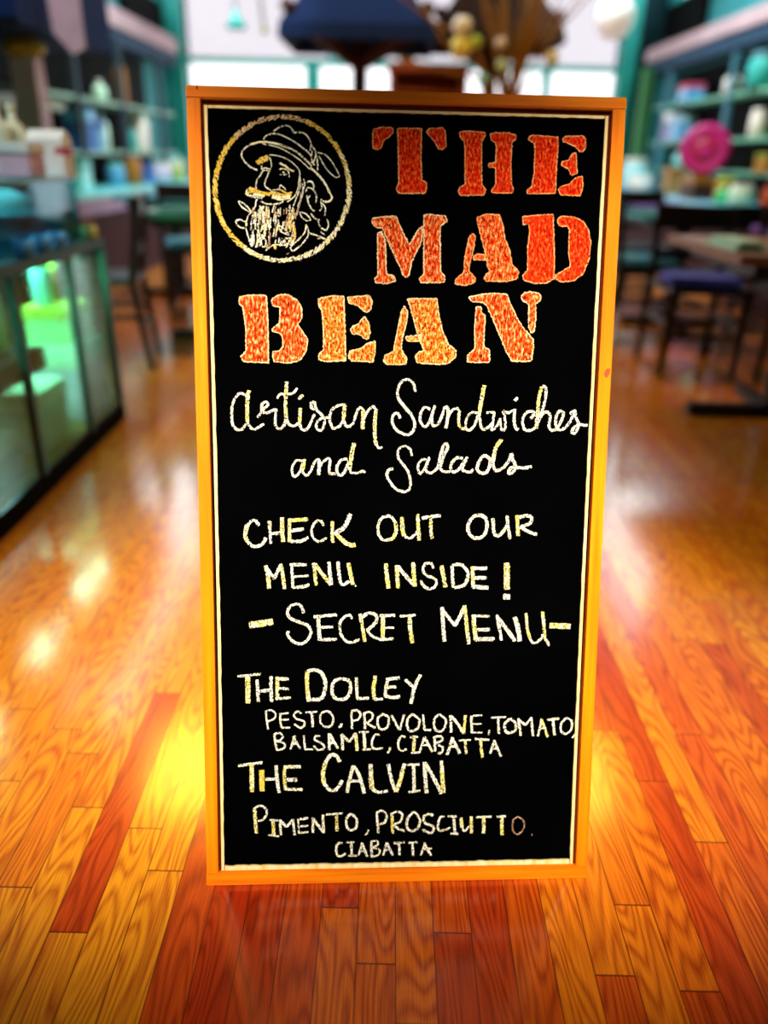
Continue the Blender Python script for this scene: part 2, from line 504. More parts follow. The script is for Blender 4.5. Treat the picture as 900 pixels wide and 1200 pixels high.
white_c = mat('white_card', (0.85, 0.84, 0.80), 0.6)
cream_c = mat('cream_card', (0.80, 0.78, 0.55), 0.6)
pink_c = mat('pink_card', (0.75, 0.45, 0.55), 0.6)
green_c = mat('light_green_wrap', (0.32, 0.75, 0.36), 0.45)
lime_c = mat('lime_wrap', (0.42, 0.62, 0.08), 0.45)
dgreen_c = mat('dark_green_wrap', (0.03, 0.22, 0.07), 0.5)
teal_c = mat('teal_glaze', (0.03, 0.42, 0.40), 0.35)
aqua_c = mat('aqua_glaze', (0.20, 0.72, 0.74), 0.3)
blue_c = mat('blue_cover', (0.02, 0.14, 0.50), 0.5)
sky_c = mat('sky_blue_glaze', (0.10, 0.40, 0.72), 0.3)
amber_c = mat('amber_brown_card', (0.38, 0.17, 0.02), 0.5)
olive_c = mat('olive_wrap', (0.26, 0.28, 0.03), 0.5)
yellow_c = mat('pale_yellow_wrap', (0.80, 0.76, 0.22), 0.5)
mint_c = mat('mint_glaze', (0.55, 0.88, 0.72), 0.3)
lilac_c = mat('lilac_cloth', (0.36, 0.30, 0.52), 0.8)
red_c = mat('dark_red_lacquer', (0.16, 0.006, 0.010), 0.5)
magenta_c = mat('magenta_glaze', (0.40, 0.008, 0.14), 0.5)
crimson_c = mat('crimson_glaze', (0.28, 0.003, 0.012), 0.5)
orange_c = mat('orange_red_paint', (0.48, 0.08, 0.012), 0.5)
steel_c = mat('steel_blue_metal', (0.10, 0.26, 0.34), 0.35, 0.5)
darkwood = mat('near_black_stained_wood', (0.012, 0.005, 0.006), 0.35, 0.4)
brownwood = mat('brown_table_wood', (0.30, 0.13, 0.05), 0.35, 0.4)
navy_c = mat('navy_canvas', (0.006, 0.02, 0.085), 0.8, 0.1)
brown_canvas = mat('dark_brown_canvas', (0.030, 0.014, 0.008), 0.9, 0.1)
timber = mat('dark_red_timber', (0.045, 0.010, 0.006), 0.6, 0.2)
branch_c = mat('dried_golden_twig', (0.26, 0.13, 0.03), 0.8, 0.1)

# ---------------------------------------------------------------- glass display case on the left
dc = thing('display_case', 'long glass display case with black plinth and black shelf on the left of the floor', 'display case', (-1.12, 2.2, 0))
X1, X0, Y0, Y1 = 0.0, -0.75, -1.3, 0.96
m_cg = glass_mat('green_tinted_glass', (0.62, 0.93, 0.84), 0.6)
m_case = mat('dark_teal_metal', (0.006, 0.10, 0.10), 0.35, 0.5)
bm = BM(); box(bm, X0, X1, Y0, Y1, 0, 0.065, 0.004); link('plinth', bm, m_black, dc)
bm = BM(); box(bm, X0 + .02, X1 - .015, Y0 + .02, Y1 - .02, 0.065, 0.085); link('case_floor', bm, olive_c, dc)
bm = BM(); box(bm, X0 + .02, X1 - .03, Y0 + .02, 0.36, 0.375, 0.445, 0.004); link('shelf', bm, m_black, dc)
bm = BM(); box(bm, X0, X1, Y0, Y1, 0.70, 0.735, 0.005); link('counter_top', bm, m_case, dc)
bm = BM(); box(bm, X0, X0 + .02, Y0, Y1, 0.085, 0.70); link('back_panel', bm, mat('green_back_panel', (0.14, 0.55, 0.22), 0.5), dc)
for yy in (Y0 + .012, -0.35, 0.155, 0.60, Y1 - .012):
    bm = BM(); box(bm, X1 - .024, X1, yy - .012, yy + .012, 0.065, 0.70); link('post', bm, m_case, dc)
for a, b in ((Y0 + .024, -0.362), (-0.338, 0.143), (0.167, 0.588), (0.612, Y1 - .024)):
    bm = BM(); box(bm, X1 - .014, X1 - .008, a, b, 0.066, 0.70); link('glass_pane', bm, m_cg, dc)
bm = BM(); box(bm, X0 + .02, X1 - .024, Y1 - .012, Y1 - .006, 0.066, 0.70); link('glass_pane', bm, m_cg, dc)
m_hood = glass_mat('blue_tinted_glass', (0.45, 0.82, 0.90), 0.9)
bm = BM()
box(bm, X1 - .07, X1 - .064, Y0 + .1, Y1 - .06, 0.735, 0.94); box(bm, X0 + .05, X1 - .064, Y1 - .066, Y1 - .06, 0.735, 0.94)
link('glass_hood', bm, m_hood, dc)
bm = BM(); box(bm, X0 + .05, X0 + .07, Y0 + .1, Y1 - .06, 0.735, 0.94); link('hood_back', bm, mat('blue_hood_back', (0.02, 0.22, 0.34), 0.5), dc)
bm = BM(); box(bm, X0 + .05, X1 - .055, Y0 + .1, Y1 - .05, 0.94, 0.955); link('glass_top', bm, mat('frosted_blue_glass', (0.05, 0.34, 0.40), 0.15, 0.6), dc)

DX = -1.12
for yy in (1.9, 2.5, 2.98):                        # added fill light under the counter, brightening the goods
    lt = area('added_case_fill', (-1.42, yy, .69), (-1.40, yy, 0), 12.0, .3, .3, (0.75, 1.0, 0.74))
area('added_hood_fill', (-1.40, 2.5, .935), (-1.40, 2.5, 0), 9.0, .3, 1.2, (0.65, 0.92, 1.0))  # added fill that lifts the dark space under the hood
# inside the case
ZF, ZS, ZT, ZH = 0.0855, 0.4455, 0.7355, 0.956
carton('pale lavender box on the case floor behind the far pane', (DX - .14, 2.97, ZF), .20, .26, .28, mat('pale_lavender_card', (0.52, 0.62, 0.85), 0.5), mint_c)
carton('pale aqua box on the case floor by the far pane', (DX - .16, 2.62, ZF), .2, .24, .2, aqua_c, mint_c)
carton('teal box at the front of the case floor', (DX - .14, 2.24, ZF), .16, .2, .13, teal_c, aqua_c)
carton('lime green box on the case floor beside the teal box', (DX - .30, 2.36, ZF), .16, .2, .22, lime_c, green_c)
carton('olive box lying on the case floor nearest the camera', (DX - .15, 1.98, ZF), .2, .22, .09, olive_c, olive_c)
jar('tall pale yellow jar on the black shelf of the display case', (DX - .16, 2.48, ZS), .21, .045, yellow_c, mint_c)
jar('teal jar on the black shelf of the display case', (DX - .16, 2.27, ZS), .15, .05, teal_c, m_black)
jar('dark green jar on the black shelf nearest the camera', (DX - .16, 2.10, ZS), .13, .05, dgreen_c, m_black)
carton('green packet lying on the black shelf of the case', (DX - .17, 1.88, ZS), .14, .22, .08, green_c, dgreen_c)
# a tall bright carton stack behind the far pane
c1 = carton('light green box on top of the pale lavender box in the case', (DX - .15, 2.99, ZF + .287), .17, .22, .13, green_c, lime_c)
jar('amber jar standing on the light green box in the case', (DX - .18, 3.05, ZF + .287 + .137), .13, .03, amber_c, lime_c)
jar('aqua jar standing on the light green box in the case', (DX - .18, 2.95, ZF + .287 + .137), .16, .035, aqua_c, teal_c)
# cups along the counter edge, in front of the hood
for i, yy in enumerate((2.52, 2.66, 2.78)):
    t = thing('cup', ('first', 'second', 'third')[i] + ' small blue cup from the camera on the glass case counter', 'cup', (DX - .032, yy, ZT), 0, 'blue cups on the case counter')
    bm = BM(); lathe(bm, [(.02, 0), (.026, .004), (.030, .05), (.027, .05), (.022, .008)], 16); link('cup_body', bm, sky_c, t, True)
    bm = BM(); tube(bm, [(.028, 0, .042), (.044, 0, .036), (.044, 0, .018), (.026, 0, .012)], .004, 6); link('handle', bm, sky_c, t)
jar('round yellow jar at the far end of the case counter', (DX - .033, 3.10, ZT), .055, .03, yellow_c, amber_c)
# platters under the hood
for i, (yy, m_) in enumerate(((2.0, steel_c), (2.5, sky_c), (2.9, aqua_c))):
    t = thing('platter', ('slate blue platter', 'bright blue platter', 'aqua platter')[i] + ' under the blue glass hood', 'platter', (DX - .26, yy, ZT))
    bm = BM(); lathe(bm, [(.06, 0), (.07, .05), (.05, .055), (.13, .09), (.16, .10), (.12, .105), (.02, .10)], 24); link('dish', bm, m_, t, True)
    bm = BM(); lathe(bm, [(.11, .100), (.10, .15), (.05, .175), (.01, .18)], 18); link('pastry', bm, (aqua_c, steel_c, mint_c)[i], t, True)
# goods on the hood
paper_bag('white paper bag with red seal on the far end of the glass case', (DX - .115, 3.045, ZH), .13, .1, .15, white_c, mat('red_seal', (0.5, 0.01, 0.04), 0.5))
carton('white and pink box on the glass case beside the paper bag', (DX - .13, 2.83, ZH), .11, .12, .10, pink_c, white_c)
bottle('cream bottle behind the pink box on the glass case', (DX - .26, 2.98, ZH), .24, .04, cream_c, white_c)
bottle('pale cream bottle on the glass case next to the paper bag', (DX - .25, 3.08, ZH), .23, .042, cream_c, cream_c)
jar('teal canister on the glass case nearest the camera', (DX - .2, 2.6, ZH), .14, .05, teal_c, steel_c)

# ---------------------------------------------------------------- stall things at upper left
aw = thing('stall_awning', 'dark navy awning on a post at the upper left', 'awning', (-2.45, 5.2, 0))
bm = BM(); prism(bm, [(-.8, 1.62), (-.78, 1.60), (.55, 1.60), (.62, 1.66), (.55, 2.3), (-.8, 2.4)], -.39, .6, 'yz'); o = link('canopy', bm, navy_c, aw)
o.rotation_euler = (0, 0, 0)
bm = BM(); tube(bm, [(-.34, .5, 0), (-.34, .5, 1.7)], .025, 10); link('post', bm, m_black, aw)
bm = BM(); box(bm, -.37, -.2, .38, .6, 0, .03, .005); link('foot', bm, m_black, aw)
pn = thing('hanging_banner', 'faded pink cloth banner hanging beside the navy awning', 'banner', (-1.73, 4.76, 0))
bm = BM(); prism(bm, [(-.10, 1.80), (.07, 1.78), (.07, 1.53), (.0, 1.50), (-.09, 1.60)], -.006, .006, 'xz'); link('cloth', bm, mat('faded_pink_cloth', (0.62, 0.42, 0.50), 0.8), pn)
bm = BM(); tube(bm, [(-.12, 0, 1.81), (.09, 0, 1.79)], .012, 8); link('rod', bm, amber_c, pn)
bm = BM(); tube(bm, [(-.02, 0, 1.80), (-.02, 0, 5.2)], .003, 6); link('cord', bm, m_black, pn)
cl = thing('column_stand', 'lilac square column with a yellow cap by the left wall', 'column', (-2.09, 5.0, 0))
bm = BM(); box(bm, -.07, .07, -.07, .07, 0.03, 1.50, .006); link('shaft', bm, mat('lilac_paint', (0.64, 0.52, 0.68), 0.7), cl)
bm = BM(); lathe(bm, [(.08, 1.50), (.11, 1.53), (.12, 1.57), (.06, 1.60), (.09, 1.62), (.02, 1.63)], 16); link('cap', bm, mat('yellow_ochre_paint', (0.42, 0.28, 0.02), 0.5), cl, True)
bm = BM(); box(bm, -.11, .11, -.11, .11, 0, .03, .004); link('base', bm, lilac_c, cl)
sh = thing('wall_shelf', 'cream wall shelf on brackets behind the lilac column', 'shelf', (-2.85, 5.9, 0))
bm = BM(); box(bm, .001, .3, -.75, .8, 1.30, 1.36, .004); link('board', bm, mat('cream_shelf_paint', (0.40, 0.46, 0.40), 0.6), sh)
for yy in (-.5, .5):
    bm = BM(); prism(bm, [(.001, 1.30), (.22, 1.30), (.001, 1.10)], yy - .012, yy + .012, 'xz'); link('bracket', bm, m_black, sh)


# ---------------------------------------------------------------- counters with shelves along both walls
def counter_unit(side, label, x_wall, x_front, y0, y1, top_m, skirt_m, shelf_zs, x_shelf, post_ys, post_m, shelf_m):
    """cloth-covered counter, open shelves standing at its back"""
    t = thing('counter', label, 'counter', ((x_wall + x_front) / 2, (y0 + y1) / 2, 0))
    ox, oy = t.location.x, t.location.y
    xa, xb = sorted((x_wall, x_front))
    bm = BM(); box(bm, xa - ox, xb - ox, y0 - oy, y1 - oy, .69, .73, .006); link('counter_top', bm, top_m, t)
    bm = BM()
    xf = x_front - ox
    a, b = (xf - .02, xf - .005) if x_front > x_wall else (xf + .005, xf + .02)
    box(bm, a, b, y0 - oy, y1 - oy, .58, .69); link('cloth_skirt', bm, skirt_m, t)
    bm = BM(); box(bm, xa - ox + .04, xb - ox - .04, y0 - oy + .04, y1 - oy - .04, 0, .69); link('carcass', bm, mat('black_red_lacquer', (0.035, 0.002, 0.004), 0.6, 0.1), t)
    s = thing('shelf_unit', label.split(' counter')[0] + ' shelf unit standing on the counter against the wall', 'shelf unit', ((x_wall + x_shelf) / 2, (y0 + y1) / 2, .7305))
    ox, oy = s.location.x, s.location.y
    xa, xb = sorted((x_wall, x_shelf))
    dz = .7305
    bk = (x_wall - ox + .002, x_wall - ox + .02) if x_front > x_wall else (x_wall - ox - .02, x_wall - ox - .002)
    bm = BM(); box(bm, bk[0], bk[1], y0 - oy, y1 - oy, 0, 1.95 - dz); link('back_panel', bm, m_black, s)
    for z in shelf_zs:
        bm = BM(); box(bm, xa - ox + .02, xb - ox - .02, y0 - oy, y1 - oy, z - dz - .03, z - dz, .003); link('shelf', bm, shelf_m, s)
    for yy in post_ys:
        bm = BM(); xu = xb - ox if x_front > x_wall else xa - ox + .05
        box(bm, xu - .05, xu, yy - oy - .03, yy - oy + .03, 0, 1.95 - dz, .003); link('upright', bm, post_m, s)
    return t, s


counter_unit('l', 'pale aqua left-hand counter along the wall with a lilac cloth skirt', XL + .002, -2.25, 5.9, 9.9,
             mat('pale_aqua_cloth', (0.14, 0.62, 0.68), 0.35, 0.5), lilac_c, (1.02, 1.42), -2.5, (6.9, 8.05, 9.35), mat('blue_black_upright', (0.02, 0.05, 0.08), 0.6), mat('sage_shelf', (0.25, 0.46, 0.38), 0.5))
counter_unit('r', 'blue right-hand counter along the wall with a violet cloth skirt', XR - .002, 2.72, 5.3, 10.2,
             mat('light_blue_cloth', (0.16, 0.52, 0.72), 0.35, 0.5), mat('violet_cloth', (0.16, 0.07, 0.36), 0.8), (0.98, 1.25, 1.62), 3.04, (6.6, 8.0, 9.8), mat('blue_upright', (0.05, 0.20, 0.30), 0.5), mat('green_shelf', (0.16, 0.46, 0.34), 0.5))

LX = -2.62
goods_l = [
    ('b', 'white-green bottle on the upper left-hand shelf, third from the window', (LX, 7.75, 1.4205), .17, .06, mint_c, white_c),
    ('b', 'tall amber bottle on the upper left-hand shelf', (LX, 8.35, 1.4205), .46, .06, amber_c, amber_c),
    ('c', 'upright blue box on the middle left-hand shelf', (LX, 7.15, 1.0205), .2, .16, .30, blue_c, sky_c),
    ('c', 'sky blue box on the middle left-hand shelf next to the dark blue one', (LX, 7.42, 1.0205), .18, .14, .24, sky_c, blue_c),
    ('b', 'pale mint bottle on the middle left-hand shelf', (LX, 7.65, 1.0205), .34, .07, mint_c, teal_c),
    ('j', 'big white jar on the middle left-hand shelf near the window', (LX, 8.80, 1.0205), .36, .10, white_c, mint_c),
    ('b', 'teal bottle on the middle left-hand shelf between the white jar and an upright', (LX, 8.52, 1.0205), .26, .06, teal_c, m_black),
    ('j', 'amber jar on the left-hand counter', (LX + .16, 7.95, .7305), .25, .08, amber_c, brownwood),
    ('c', 'blue carton on the left-hand counter beside the amber jar', (LX + .1, 8.55, .7305), .16, .18, .17, blue_c, blue_c),
    ('j', 'sky blue jar on the left-hand counter', (LX + .1, 7.62, .7305), .19, .08, sky_c, aqua_c),
    ('j', 'white jar on the left-hand counter nearest the window', (LX + .1, 9.62, .7305), .24, .14, white_c, aqua_c),
    ('b', 'lime bottle on the left-hand counter beside the last white jar', (LX + .22, 9.40, .7305), .22, .05, lime_c, lime_c),
    ('j', 'pale lilac jar on the left-hand counter in front of the white jar', (LX + .1, 9.05, .7305), .18, .11, mat('pale_lilac_glaze', (0.62, 0.60, 0.80), 0.3), white_c),
    ('c', 'cream carton on the left-hand counter nearest the camera', (LX + .1, 6.25, .7305), .16, .2, .2, cream_c, white_c),
    ('c', 'aqua carton on the left-hand counter near the camera end', (LX + .1, 6.65, .7305), .18, .22, .22, aqua_c, teal_c),
]
RX = 3.13
goods_r = [
    ('j', 'big pale aqua jar at the window end of the right-hand counter', (2.87, 10.0, .7305), .34, .15, mat('pale_aqua_glaze', (0.45, 0.85, 0.95), 0.25), white_c),
    ('j', 'white jar beside the big aqua jar on the right-hand counter', (2.86, 9.62, .7305), .2, .13, white_c, aqua_c),
    ('c', 'tan upright box on the right-hand counter', (2.95, 8.85, .7305), .14, .22, .25, mat('tan_card', (0.40, 0.22, 0.07), 0.6), amber_c),
    ('c', 'dark brown carton on the right-hand counter', (2.84, 7.77, .7305), .2, .34, .19, mat('dark_brown_card', (0.05, 0.02, 0.012), 0.6), amber_c),
    ('b', 'aqua bottle on the right-hand counter beside the dark carton', (2.92, 8.25, .7305), .22, .07, aqua_c, mint_c),
    ('j', 'amber and green jar on the right-hand counter', (2.93, 7.35, .7305), .20, .09, amber_c, lime_c),
    ('b', 'bright green bottle on the right-hand counter', (2.84, 7.15, .7305), .15, .06, mat('bright_green_glaze', (0.06, 0.60, 0.20), 0.35), lime_c),
    ('j', 'mint jar on the right-hand counter near the camera end', (2.87, 6.85, .7305), .16, .10, mint_c, white_c),
    ('j', 'dull orange jar on the right-hand counter nearest the camera', (2.90, 6.30, .7305), .17, .10, orange_c, orange_c),
    ('j', 'white vase on the second shelf at right of the red plate', (RX, 7.42, 1.2505), .22, .07, white_c, white_c),
    ('b', 'white bottle on the upper right-hand shelf above the red plate', (RX, 8.15, 1.6205), .21, .08, white_c, white_c),
    ('c', 'pink topped box on the upper right-hand shelf', (RX, 9.25, 1.6205), .18, .3, .16, sky_c, mat('bright_pink_card', (0.6, 0.08, 0.18), 0.6)),
    ('c', 'pale blue box on the second right-hand shelf', (RX, 9.35, 1.2505), .18, .26, .24, sky_c, mat('pale_blue_card', (0.35, 0.55, 0.70), 0.6)),
    ('c', 'mauve box on the second right-hand shelf beside the upright', (RX, 9.68, 1.2505), .16, .14, .28, lilac_c, white_c),
    ('b', 'aqua bottle on the lowest right-hand shelf', (RX, 9.15, .9805), .22, .10, aqua_c, sky_c),
    ('j', 'teal globe jar on the upper right-hand shelf nearest the camera', (RX, 7.5, 1.6205), .28, .14, teal_c, steel_c),
    ('b', 'steel blue bottle on the second right-hand shelf nearest the camera', (RX, 6.9, 1.2505), .24, .07, steel_c, sky_c),
    ('c', 'amber carton on the lowest right-hand shelf nearest the camera', (RX, 7.0, .9805), .18, .24, .14, amber_c, olive_c),
]
for lst in (goods_l, goods_r):
    for g_ in lst:
        if g_[0] == 'b': bottle(g_[1], g_[2], g_[3], g_[4], g_[5], g_[6])
        elif g_[0] == 'j': jar(g_[1], g_[2], g_[3], g_[4], g_[5], g_[6])
        else: carton(g_[1], g_[2], g_[3], g_[4], g_[5], g_[6], g_[7])
# large round plate leaning on the shelf
pl = thing('plate', 'large round crimson and magenta plate standing on the dark brown carton', 'plate', (2.835, 7.75, .9265), math.radians(-18))
for nm, prof, m_ in (('rim', [(.10, .0), (.215, .035), (.22, .045), (.16, .03), (.10, .02)], magenta_c), ('centre', [(.01, .018), (.125, .022), (.125, .006), (.01, .0)], crimson_c)):
    bm = BM(); lathe(bm, prof, 32)
    bmesh.ops.transform(bm, matrix=Matrix.Translation((0, 0, .218)) @ Matrix.Rotation(math.radians(80), 4, 'X'), verts=bm.verts[:])
    link(nm, bm, m_, pl, True)


# ---------------------------------------------------------------- chairs and tables
def make_chair(label, loc, rotz, group=None):
    t = thing('dining_chair', label, 'chair', loc, rotz, group)
    bm = BM(); box(bm, -.21, .21, -.21, .21, .43, .46, .008); link('seat', bm, darkwood, t)
    for sx_ in (-1, 1):
        bm = BM(); tube(bm, [(sx_ * .19, -.19, .43), (sx_ * .195, -.20, 0)], [.022, .017], 8); link('leg', bm, darkwood, t)
        bm = BM(); tube(bm, [(sx_ * .19, .24, 0), (sx_ * .19, .19, .44), (sx_ * .19, .25, .84)], [.017, .022, .018], 8); link('leg', bm, darkwood, t)
    bm = BM(); box(bm, -.20, .20, .215, .245, .74, .84, .008); box(bm, -.18, .18, .20, .22, .56, .61, .006); link('backrest', bm, darkwood, t)
    bm = BM(); box(bm, -.19, .19, -.205, -.185, .20, .225); box(bm, -.19, .19, .20, .22, .20, .225)
    for sx_ in (-1, 1): box(bm, sx_ * .19 - .01, sx_ * .19 + .01, -.19, .2, .26, .285)
    link('stretcher', bm, darkwood, t)
    return t


def cushion(label, loc, m, rot=0.0):
    bm = BM(); box(bm, -.19, .19, -.19, .17, 0, .05, .02)
    o = link('seat_cushion', bm, m); o.location = loc; o.rotation_euler = (0, 0, rot)
    return tag(o, label, 'cushion')


def make_table(label, loc, w, d, top_m, rotz=0.0):
    t = thing('cafe_table', label, 'table', loc, rotz)
    bm = BM(); box(bm, -w / 2, w / 2, -d / 2, d / 2, .705, .74, .006); link('tabletop', bm, top_m, t)
    bm = BM(); tube(bm, [(0, 0, .05), (0, 0, .705)], .055, 14); link('pedestal', bm, darkwood, t)
    bm = BM(); box(bm, -w * .42, w * .42, -.035, .035, 0, .05, .008); box(bm, -.035, .035, -d * .42, d * .42, 0.001, .05, .008); link('base', bm, darkwood, t)
    bm = BM(); box(bm, -w * .4, w * .4, -d * .4, d * .4, .66, .705); link('apron', bm, darkwood, t)
    return t


aqua_top = mat('glossy_aqua_tabletop', (0.10, 0.45, 0.55), 0.15, 0.7)
make_table('cafe table with a glossy aqua top half behind the left of the sign', (-1.0, 4.75, 0), .8, .7, aqua_top)
ch = make_chair('dark wooden chair nearest the far corner of the glass case', (-1.50, 4.09, 0), math.radians(-80))
dup(ch, (-1.32, 5.45, 0), math.radians(20), 'dark wooden chair with a blue cushion behind the aqua table', None)
dup(ch, (-2.0, 4.42, 0), math.radians(85), 'dark wooden chair by the left wall just beyond the glass case')
cushion('blue seat cushion on the chair behind the aqua table', (-1.32, 5.45, .4605), sky_c, math.radians(20))
dup(ch, (-1.28, 6.9, 0), math.radians(160), 'dark wooden chair far down the left of the hall')
make_table('small dark table far down the left of the hall', (-1.65, 6.25, 0), .7, .7, aqua_top)

make_table('square cafe table with a brown top at the right edge', (1.78, 3.42, 0), .95, .85, brownwood)
dup(ch, (1.66, 4.28, 0), math.radians(180 + 180), 'dark wooden chair with a violet blue cushion beyond the brown table')
cushion('violet blue seat cushion on the chair beyond the brown table', (1.66, 4.28, .4605), mat('violet_blue_cloth', (0.05, 0.07, 0.55), 0.6), math.radians(352))
dup(ch, (2.16, 4.15, 0), math.radians(-8), 'dark wooden chair behind the brown table, next to the violet cushion')
dup(ch, (2.56, 3.55, 0), math.radians(-95), 'dark wooden chair on the wall side of the brown table')
make_table('cafe table with an aqua top further down the right side', (1.98, 5.55, 0), .8, .8, aqua_top)
dup(ch, (1.55, 5.05, 0), math.radians(100), 'dark wooden chair with a sky blue cushion by the right edge of the sign')
cushion('sky blue seat cushion on the chair by the right edge of the sign', (1.55, 5.05, .4605), sky_c, math.radians(100))
dup(ch, (1.95, 6.25, 0), math.radians(5), 'dark wooden chair behind the aqua table on the right')
dup(ch, (2.05, 4.85, 0), math.radians(190), 'dark wooden chair in front of the aqua table on the right')
dup(ch, (1.75, 7.3, 0), math.radians(60), 'dark wooden chair far down the right of the hall')
# things on the brown table
t = thing('napkin_holder', 'mint green napkin holder lying on the left corner of the brown table', 'napkin holder', (1.40, 3.30, .7405))
bm = BM(); box(bm, -.07, .07, -.17, .17, 0, .012, .003); link('base', bm, mint_c, t)
bm = BM(); box(bm, -.05, .05, -.15, .15, .012, .035, .005); link('napkins', bm, mat('pale_mint_paper', (0.5, 0.82, 0.8), 0.6), t)

# ---------------------------------------------------------------- parasols, twigs and cabinet in front of the window


def parasol(label, loc, half, eave, apex, m, post_m, valance):
    t = thing('parasol', label, 'parasol', loc)
    bm = BM()
    a = bm.verts.new((0, 0, apex)); a2 = bm.verts.new((0, 0, apex - .04))
    E = [bm.verts.new((x * half, y * half, eave)) for x, y in ((-1, -1), (1, -1), (1, 1), (-1, 1))]
    V = [bm.verts.new((x * half * 1.03, y * half * 1.03, eave - valance)) for x, y in ((-1, -1), (1, -1), (1, 1), (-1, 1))]
    V2 = [bm.verts.new((x * half * 1.0, y * half * 1.0, eave - valance)) for x, y in ((-1, -1), (1, -1), (1, 1), (-1, 1))]
    E2 = [bm.verts.new((x * half * .97, y * half * .97, eave - .02)) for x, y in ((-1, -1), (1, -1), (1, 1), (-1, 1))]
    for i in range(4):
        j = (i + 1) % 4
        bm.faces.new((a, E[i], E[j])); bm.faces.new((E[i], V[i], V[j], E[j]))
        bm.faces.new((V[i], V2[i], V2[j], V[j])); bm.faces.new((V2[i], E2[i], E2[j], V2[j])); bm.faces.new((a2, E2[j], E2[i]))
    link('canopy', bm, m, t)
    bm = BM(); tube(bm, [(0, 0, .06), (0, 0, apex - .05)], .075, 12); link('pole', bm, post_m, t)
    bm = BM(); lathe(bm, [(.30, 0), (.30, .05), (.10, .07), (.07, .16)], 24); link('base', bm, m_black, t)
    for x, y in ((-1, -1), (1, -1), (1, 1), (-1, 1)):
        bm = BM(); tube(bm, [(0, 0, eave - .27), (x * half * .94, y * half * .94, eave + .13)], .06, 8); link('strut', bm, post_m, t)
    return t


parasol('navy square parasol on a dark timber post before the window', (-.33, 8.3, 0), .66, 2.06, 2.9, navy_c, timber, .12)
parasol('dark brown square parasol to the right of the navy one', (.96, 8.9, 0), .60, 2.12, 3.0, brown_canvas, timber, .10)
# vase of tall dried twigs
vz = thing('twig_vase', 'tall vase of dried golden twigs standing between the parasols', 'vase', (.94, 7.2, 0))
bm = BM(); lathe(bm, [(.13, 0), (.17, .1), (.20, .5), (.15, .9), (.07, 1.15), (.09, 1.22), (.075, 1.22), (.05, 1.1)], 28); link('vase_body', bm, mat('amber_vase_glaze', (0.20, 0.08, 0.02), 0.3), vz, True)
rt = random.Random(5)
for i in range(26):
    a = rt.uniform(0, 2 * math.pi); s_ = rt.uniform(.1, .42) * (1.0 if i % 4 else 1.7)
    x, y = math.cos(a) * s_, math.sin(a) * s_ * .6
    hgt = rt.uniform(2.1, 2.6)
    bm = BM(); tube(bm, [(x * .03, y * .03, 1.05), (x * .10, y * .10, 1.45), (x * .45, y * .45, 1.9), (x, y, hgt)], [.016, .015, .012, .006], 6); link('twig', bm, branch_c, vz)
for pts in ([(0, 0, 1.15), (-.25, -.05, 1.7), (-.55, -.1, 1.86), (-.75, -.05, 2.15)], [(0, 0, 1.15), (-.15, -.05, 1.62), (-.5, -.08, 1.66), (-.85, -.08, 1.74)], [(0, 0, 1.2), (-.3, .0, 1.9), (-.6, .02, 2.0), (-.95, .02, 2.2)]):
    bm = BM(); tube(bm, pts, [.018, .016, .012, .008], 6); link('twig', bm, branch_c, vz)
for i, (x, z, r, m_) in enumerate(((-.42, 1.98, .075, white_c), (-.42, 1.83, .085, yellow_c), (-.10, 1.88, .045, white_c), (-.08, 1.72, .05, mint_c), (-.30, 1.88, .05, lime_c), (-.22, 1.62, .04, aqua_c), (.32, 1.78, .06, cream_c))):
    bm = BM(); bmesh.ops.create_icosphere(bm, subdivisions=2, radius=r)
    for v in bm.verts: v.co = v.co * (1 + .12 * math.sin(v.co.x * 90 + v.co.z * 70)) + Vector((x, -.06, z))
    link('blossom', bm, m_, vz, True)
    bm = BM(); tube(bm, [(x, -.06, z), (x * .4, -.02, z - .35), (0, 0, 1.18)], .006, 6); link('twig', bm, branch_c, vz)
# red cabinet
cb = thing('red_cabinet', 'tall orange red open cabinet behind the sign and the dried twigs', 'cabinet', (.36, 9.6, 0))
bm = BM(); box(bm, -.42, -.36, -.2, .2, 0, 1.86); box(bm, .36, .42, -.2, .2, 0, 1.86); box(bm, -.36, .36, .18, .2, 0, 1.86); link('carcass', bm, orange_c, cb)
bm = BM(); box(bm, -.44, .44, -.22, .22, 1.86, 1.93, .006); link('cabinet_top', bm, orange_c, cb)
for z in (.1, .62, 1.14, 1.66):
    bm = BM(); box(bm, -.359, .359, -.19, .179, z, z + .03); link('shelf', bm, orange_c, cb)
pp = thing('potted_plant', 'low green potted plant on top of the red cabinet', 'plant', (.12, 9.55, 1.9305))
bm = BM(); lathe(bm, [(.07, 0), (.09, .07), (.08, .07), (.06, .01)], 18); link('pot', bm, mat('tan_pot', (0.34, 0.18, 0.06), 0.6), pp)
bm = BM()
for i in range(40):
    a = rt.uniform(0, 6.28); e_ = rt.uniform(.1, 1.3); L_ = rt.uniform(.09, .16)
    d = Vector((math.cos(a) * math.cos(e_), math.sin(a) * math.cos(e_), math.sin(e_)))
    s_ = d.cross(Vector((0, 0, 1))).normalized() * .018
    p0 = Vector((0, 0, .06)); p1 = p0 + d * L_ * .6; p2 = p0 + d * L_ + Vector((0, 0, -.015))
    vs = [bm.verts.new(p) for p in (p0, p1 - s_, p2, p1 + s_)]
    bm.faces.new(vs)
link('foliage', bm, mat('green_leaf', (0.03, 0.26, 0.08), 0.6), pp)
